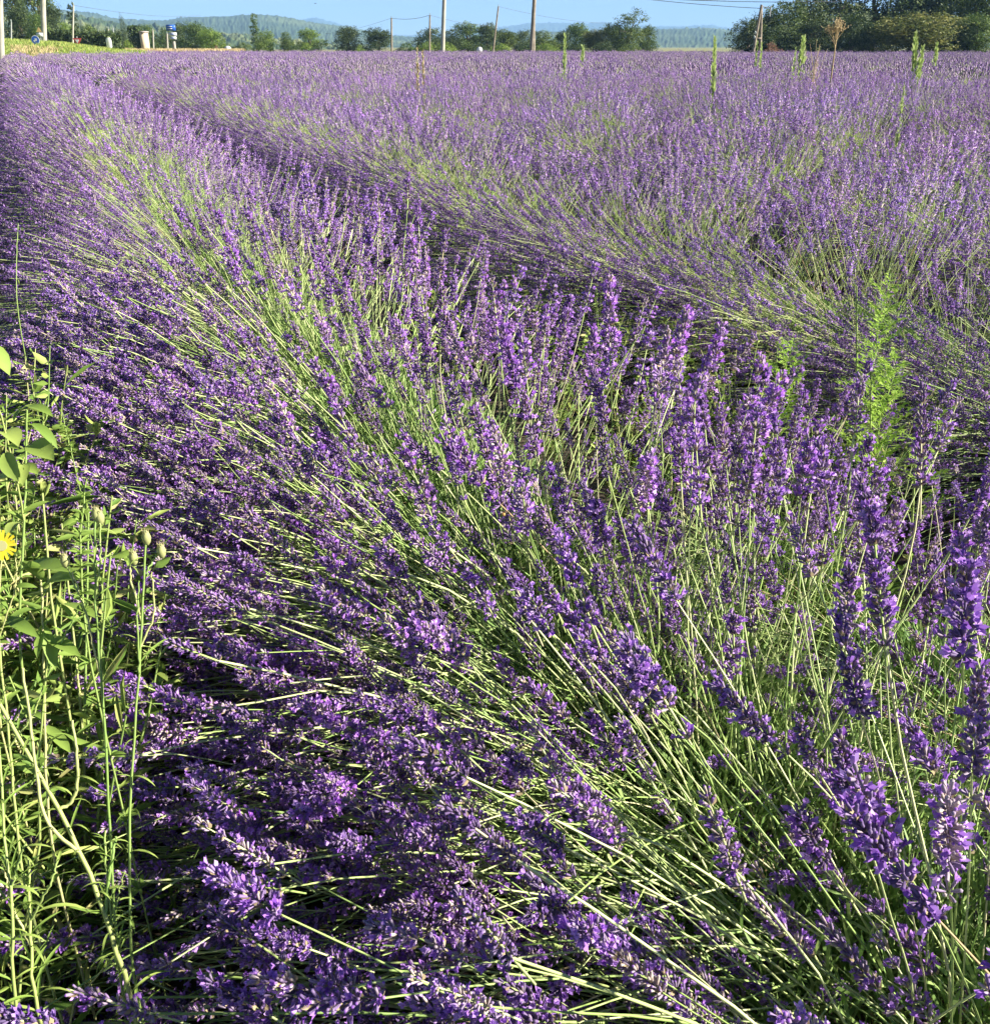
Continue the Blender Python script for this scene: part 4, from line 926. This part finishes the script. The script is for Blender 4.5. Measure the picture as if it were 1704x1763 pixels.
# small leafy undergrowth
def herb_mesh(seed, n=70, ls=.028, h=.42, wd=.10):
    g = np.random.default_rng(seed); ms, ml = MB(), MB()
    for k in range(7):
        a = g.random() * 6.28; t = np.linspace(0, 1, 7); sp = g.uniform(.04, .16); hh = h * g.uniform(.6, 1)
        P = np.stack([np.cos(a) * sp * t ** 1.4, np.sin(a) * sp * t ** 1.4, hh * t], 1) + g.normal(0, .003, (7, 3)); tube(ms, P, np.linspace(.0018, .0008, 7), 4, 0, g.random())
        m_ = n // 2; u = g.random(m_) ** .7; base = np.stack([np.interp(u, t, P[:, q]) for q in range(3)], 1)
        D = np.stack([g.normal(0, 1, m_), g.normal(0, 1, m_), g.uniform(-.1, .8, m_)], 1); s_ = ls * g.uniform(.5, 1.3, m_)
        v = np.array([[0, 0, 0], [-wd, .0, .35], [-wd * .8, -.05, .7], [0, -.22, 1], [wd * .8, -.05, .7], [wd, 0, .35]])
        tt = g.random(m_); Fr = frames(D, g.random(m_) * 6.28) * s_[:, None, None]; ml.tpl(v, [(0, 5, 4, 3), (0, 3, 2, 1)], Fr, base, 0, tt)
    return ms.mesh('stems', [M_WSTEM]), ml.mesh('leaves', [M_WLEAF])
HERB = [herb_mesh(1, 44, .026, .42, .2), herb_mesh(2, 60, .036, .5, .05), herb_mesh(3, 56, .045, .44, .035), herb_mesh(4, 80, .016, .46, .16)]
k = 0
while k < 115:
    s_ = R.uniform(.15, 2.6); o_ = R.uniform(-1.1, -.06); p = RN * o_ + RD * s_
    if p[1] < .68 or abs(p[0]) > .62 * p[1] + .5: continue
    b = empty('leafy_herb', (p[0], p[1], 0), R.random() * 6.28, R.uniform(1.0, 1.65)); st, lf = HERB[k % 4]
    tag(b, ['small bushy green herb with oval leaves in the verge', 'upright pale herb with narrow leaves in the verge', 'wiry pale herb with curled thread like leaves in the verge', 'wispy green herb with tiny leaves in the verge'][k % 4], 'weed', 'small herbs growing in the verge')
    link('stems', st, b); tag(link('leaves', lf, b), kind='stuff'); k += 1
for k in range(46):
    p = RN * R.uniform(1.35, 2.1) + RD * R.uniform(.4, 4.0); b = empty('leafy_herb', (p[0], p[1], 0), R.random() * 6.28, R.uniform(.8, 1.2)); st, lf = HERB[(0, 3)[k % 2]]
    tag(b, ['oval leaved green herb in the gap between the first two rows', 'tiny leaved green herb in the gap between the first two rows'][k % 2], 'weed', 'small herbs growing between the rows')
    link('stems', st, b); tag(link('leaves', lf, b), kind='stuff')
P = []
while len(P) < 2600:
    s_ = R.uniform(0, 4); o_ = R.uniform(-1.6, .15); p = RN * o_ + RD * s_; P.append((p[0], p[1], 0))
M_BLADE = mat('grass_blade', [(0, (.12, .22, .04)), (.7, (.26, .34, .08)), (1, (.46, .40, .18))], .6, .3)
blades('verge_ground_grass', np.array(P), .22, .005, M_BLADE, 'thin green and straw grass under the verge weeds', .5)

# feathery green weeds growing in the gap behind the first row
def feathery(label, px, pt, pb, Y, s=1.0, nf=16, name='feathery_weed'):
    t_ = at(px, pt, Y); b0 = at(px, pb, Y); e = empty(name, (b0.x, Y, 0)); tag(e, label, 'weed')
    mb = MB(); tube(mb, [(0, 0, 0), (.01, 0, t_.z * .5), (t_.x - b0.x, 0, t_.z)], [.004, .003, .0012], 6, 0, .3); link('stem', mb.mesh('stem', [M_WSTEM], True), e)
    for i in range(nf):
        u = i / nf; z = b0.z * .9 + (t_.z - b0.z * .9) * u; a = i * 2.4; L = s * (.085 - .05 * u) * R.uniform(.7, 1.3); fr = MB()
        d = np.array([math.cos(a), math.sin(a), R.uniform(.4, 1.3)]); d /= np.linalg.norm(d); sd = np.array([-math.sin(a), math.cos(a), .1])
        tube(fr, [(0, 0, 0), tuple(d * L * .6 + [0, 0, .004]), tuple(d * L)], [.0011, .0008, .0004], 4, 0, .3)
        for k in range(7):
            for sg in (-1, 1):
                p = d * L * (.15 + .8 * k / 7) + np.array([R.gauss(0, .002), R.gauss(0, .002), R.gauss(0, .003)]); q = p + (sd * sg * .9 + d * .7) * L * .30 * (1 - .6 * k / 9)
                m_ = (p + q) / 2; w_ = np.cross(q - p, [0, 0, 1]); w_ = w_ / (np.linalg.norm(w_) + 1e-9) * .0021 * s
                fr.add([p, m_ - w_, q, m_ + w_], [(0, 1, 2, 3)], 0)
                for h_ in (-1, 1):
                    q2 = m_ + w_ * h_ * 3.2 + (q - p) * .3; fr.add([m_, m_ + (q - p) * .25, q2], [(0, 1, 2)], 0)
        link('frond', fr.mesh('frond', [M_FEATH]), e, (.01 * u, 0, z))
feathery('bright feathery weed rising highest between the first and second rows', 1474, 492, 760, 2.1, 1.15, 46)
feathery('feathery weed with spreading fronds right under the tallest feathery one', 1500, 610, 800, 2.0, 1.25, 34)
feathery('small feathery weed left of the taller feathery ones', 1338, 592, 700, 1.85, 1.0, 26)
feathery('low feathery weed close to the right edge beyond the first row', 1580, 700, 860, 1.75, .9, 14)
feathery('low feathery weed tucked left of the small feathery one', 1168, 600, 680, 2.2, .6, 10)

# bees on the flower heads, set down on whatever spike they sit on
M_BEE = mat('bee_fur', [(0, (.10, .05, .02)), (.5, (.45, .24, .06)), (1, (.60, .36, .12))], .7)
M_WING = mat('bee_wing', [(0, (.45, .42, .36)), (1, (.6, .55, .5))], .2, .6)
bpy.context.view_layer.update(); dgr = bpy.context.evaluated_depsgraph_get()
for (px, py, lab) in ((430, 1158, 'orange brown bee on a lavender head in the dark lower left'), (1229, 963, 'orange brown bee on an upright lavender head right of centre'), (866, 884, 'small bee on a lavender head near the middle')):
    d_ = Vector(ray(px, py)).normalized(); ok, loc, *_r = SC.ray_cast(dgr, cam.location, d_)
    if not ok: continue
    e = empty('bee', loc - d_ * .003, R.random() * 6); tag(e, lab, 'bee', 'bees on the lavender')
    mb = MB(); tube(mb, [(-.007, 0, 0), (-.0055, 0, 0), (-.003, 0, .0004), (-.0006, 0, .0006)], [.0006, .0022, .0027, .0014], 10, 0, [.9, .2, .9][R.randrange(3)], cap=True); tube(mb, [(-.0006, 0, .0006), (.0015, 0, .001), (.0036, 0, .0006)], [.0014, .0025, .0012], 10, 0, .8, cap=True)
    tube(mb, [(.0036, 0, .0006), (.005, 0, .0003), (.0062, 0, -.0006)], [.001, .0016, .0007], 8, 0, .1, cap=True)
    link('body', mb.mesh('body', [M_BEE], True), e)
    for sg in (-1, 1):
        mb = MB(); mb.add([(.002, 0, .003), (-.002, sg * .0045, .0045), (-.007, sg * .005, .004), (-.004, sg * .001, .0035)], [(0, 1, 2, 3)], 0); link('wing', mb.mesh('wing', [M_WING]), e)

# ------------------------------------------------------------------ air
mb = MB(); box(mb, (0, 3400, 120), (9000, 8200, 243)); hz = link('haze', mb.mesh('haze', [])); tag(hz, kind='stuff')
mh_ = bpy.data.materials.new('haze'); mh_.use_nodes = True; nt = mh_.node_tree; nt.nodes.remove(nt.nodes['Principled BSDF'])
pv_ = nt.nodes.new('ShaderNodeVolumePrincipled'); pv_.inputs['Color'].default_value = (.33, .59, 1.0, 1); pv_.inputs['Density'].default_value = .00020; pv_.inputs['Anisotropy'].default_value = .0
nt.links.new(pv_.outputs[0], nt.nodes['Material Output'].inputs['Volume']); hz.data.materials.append(mh_)
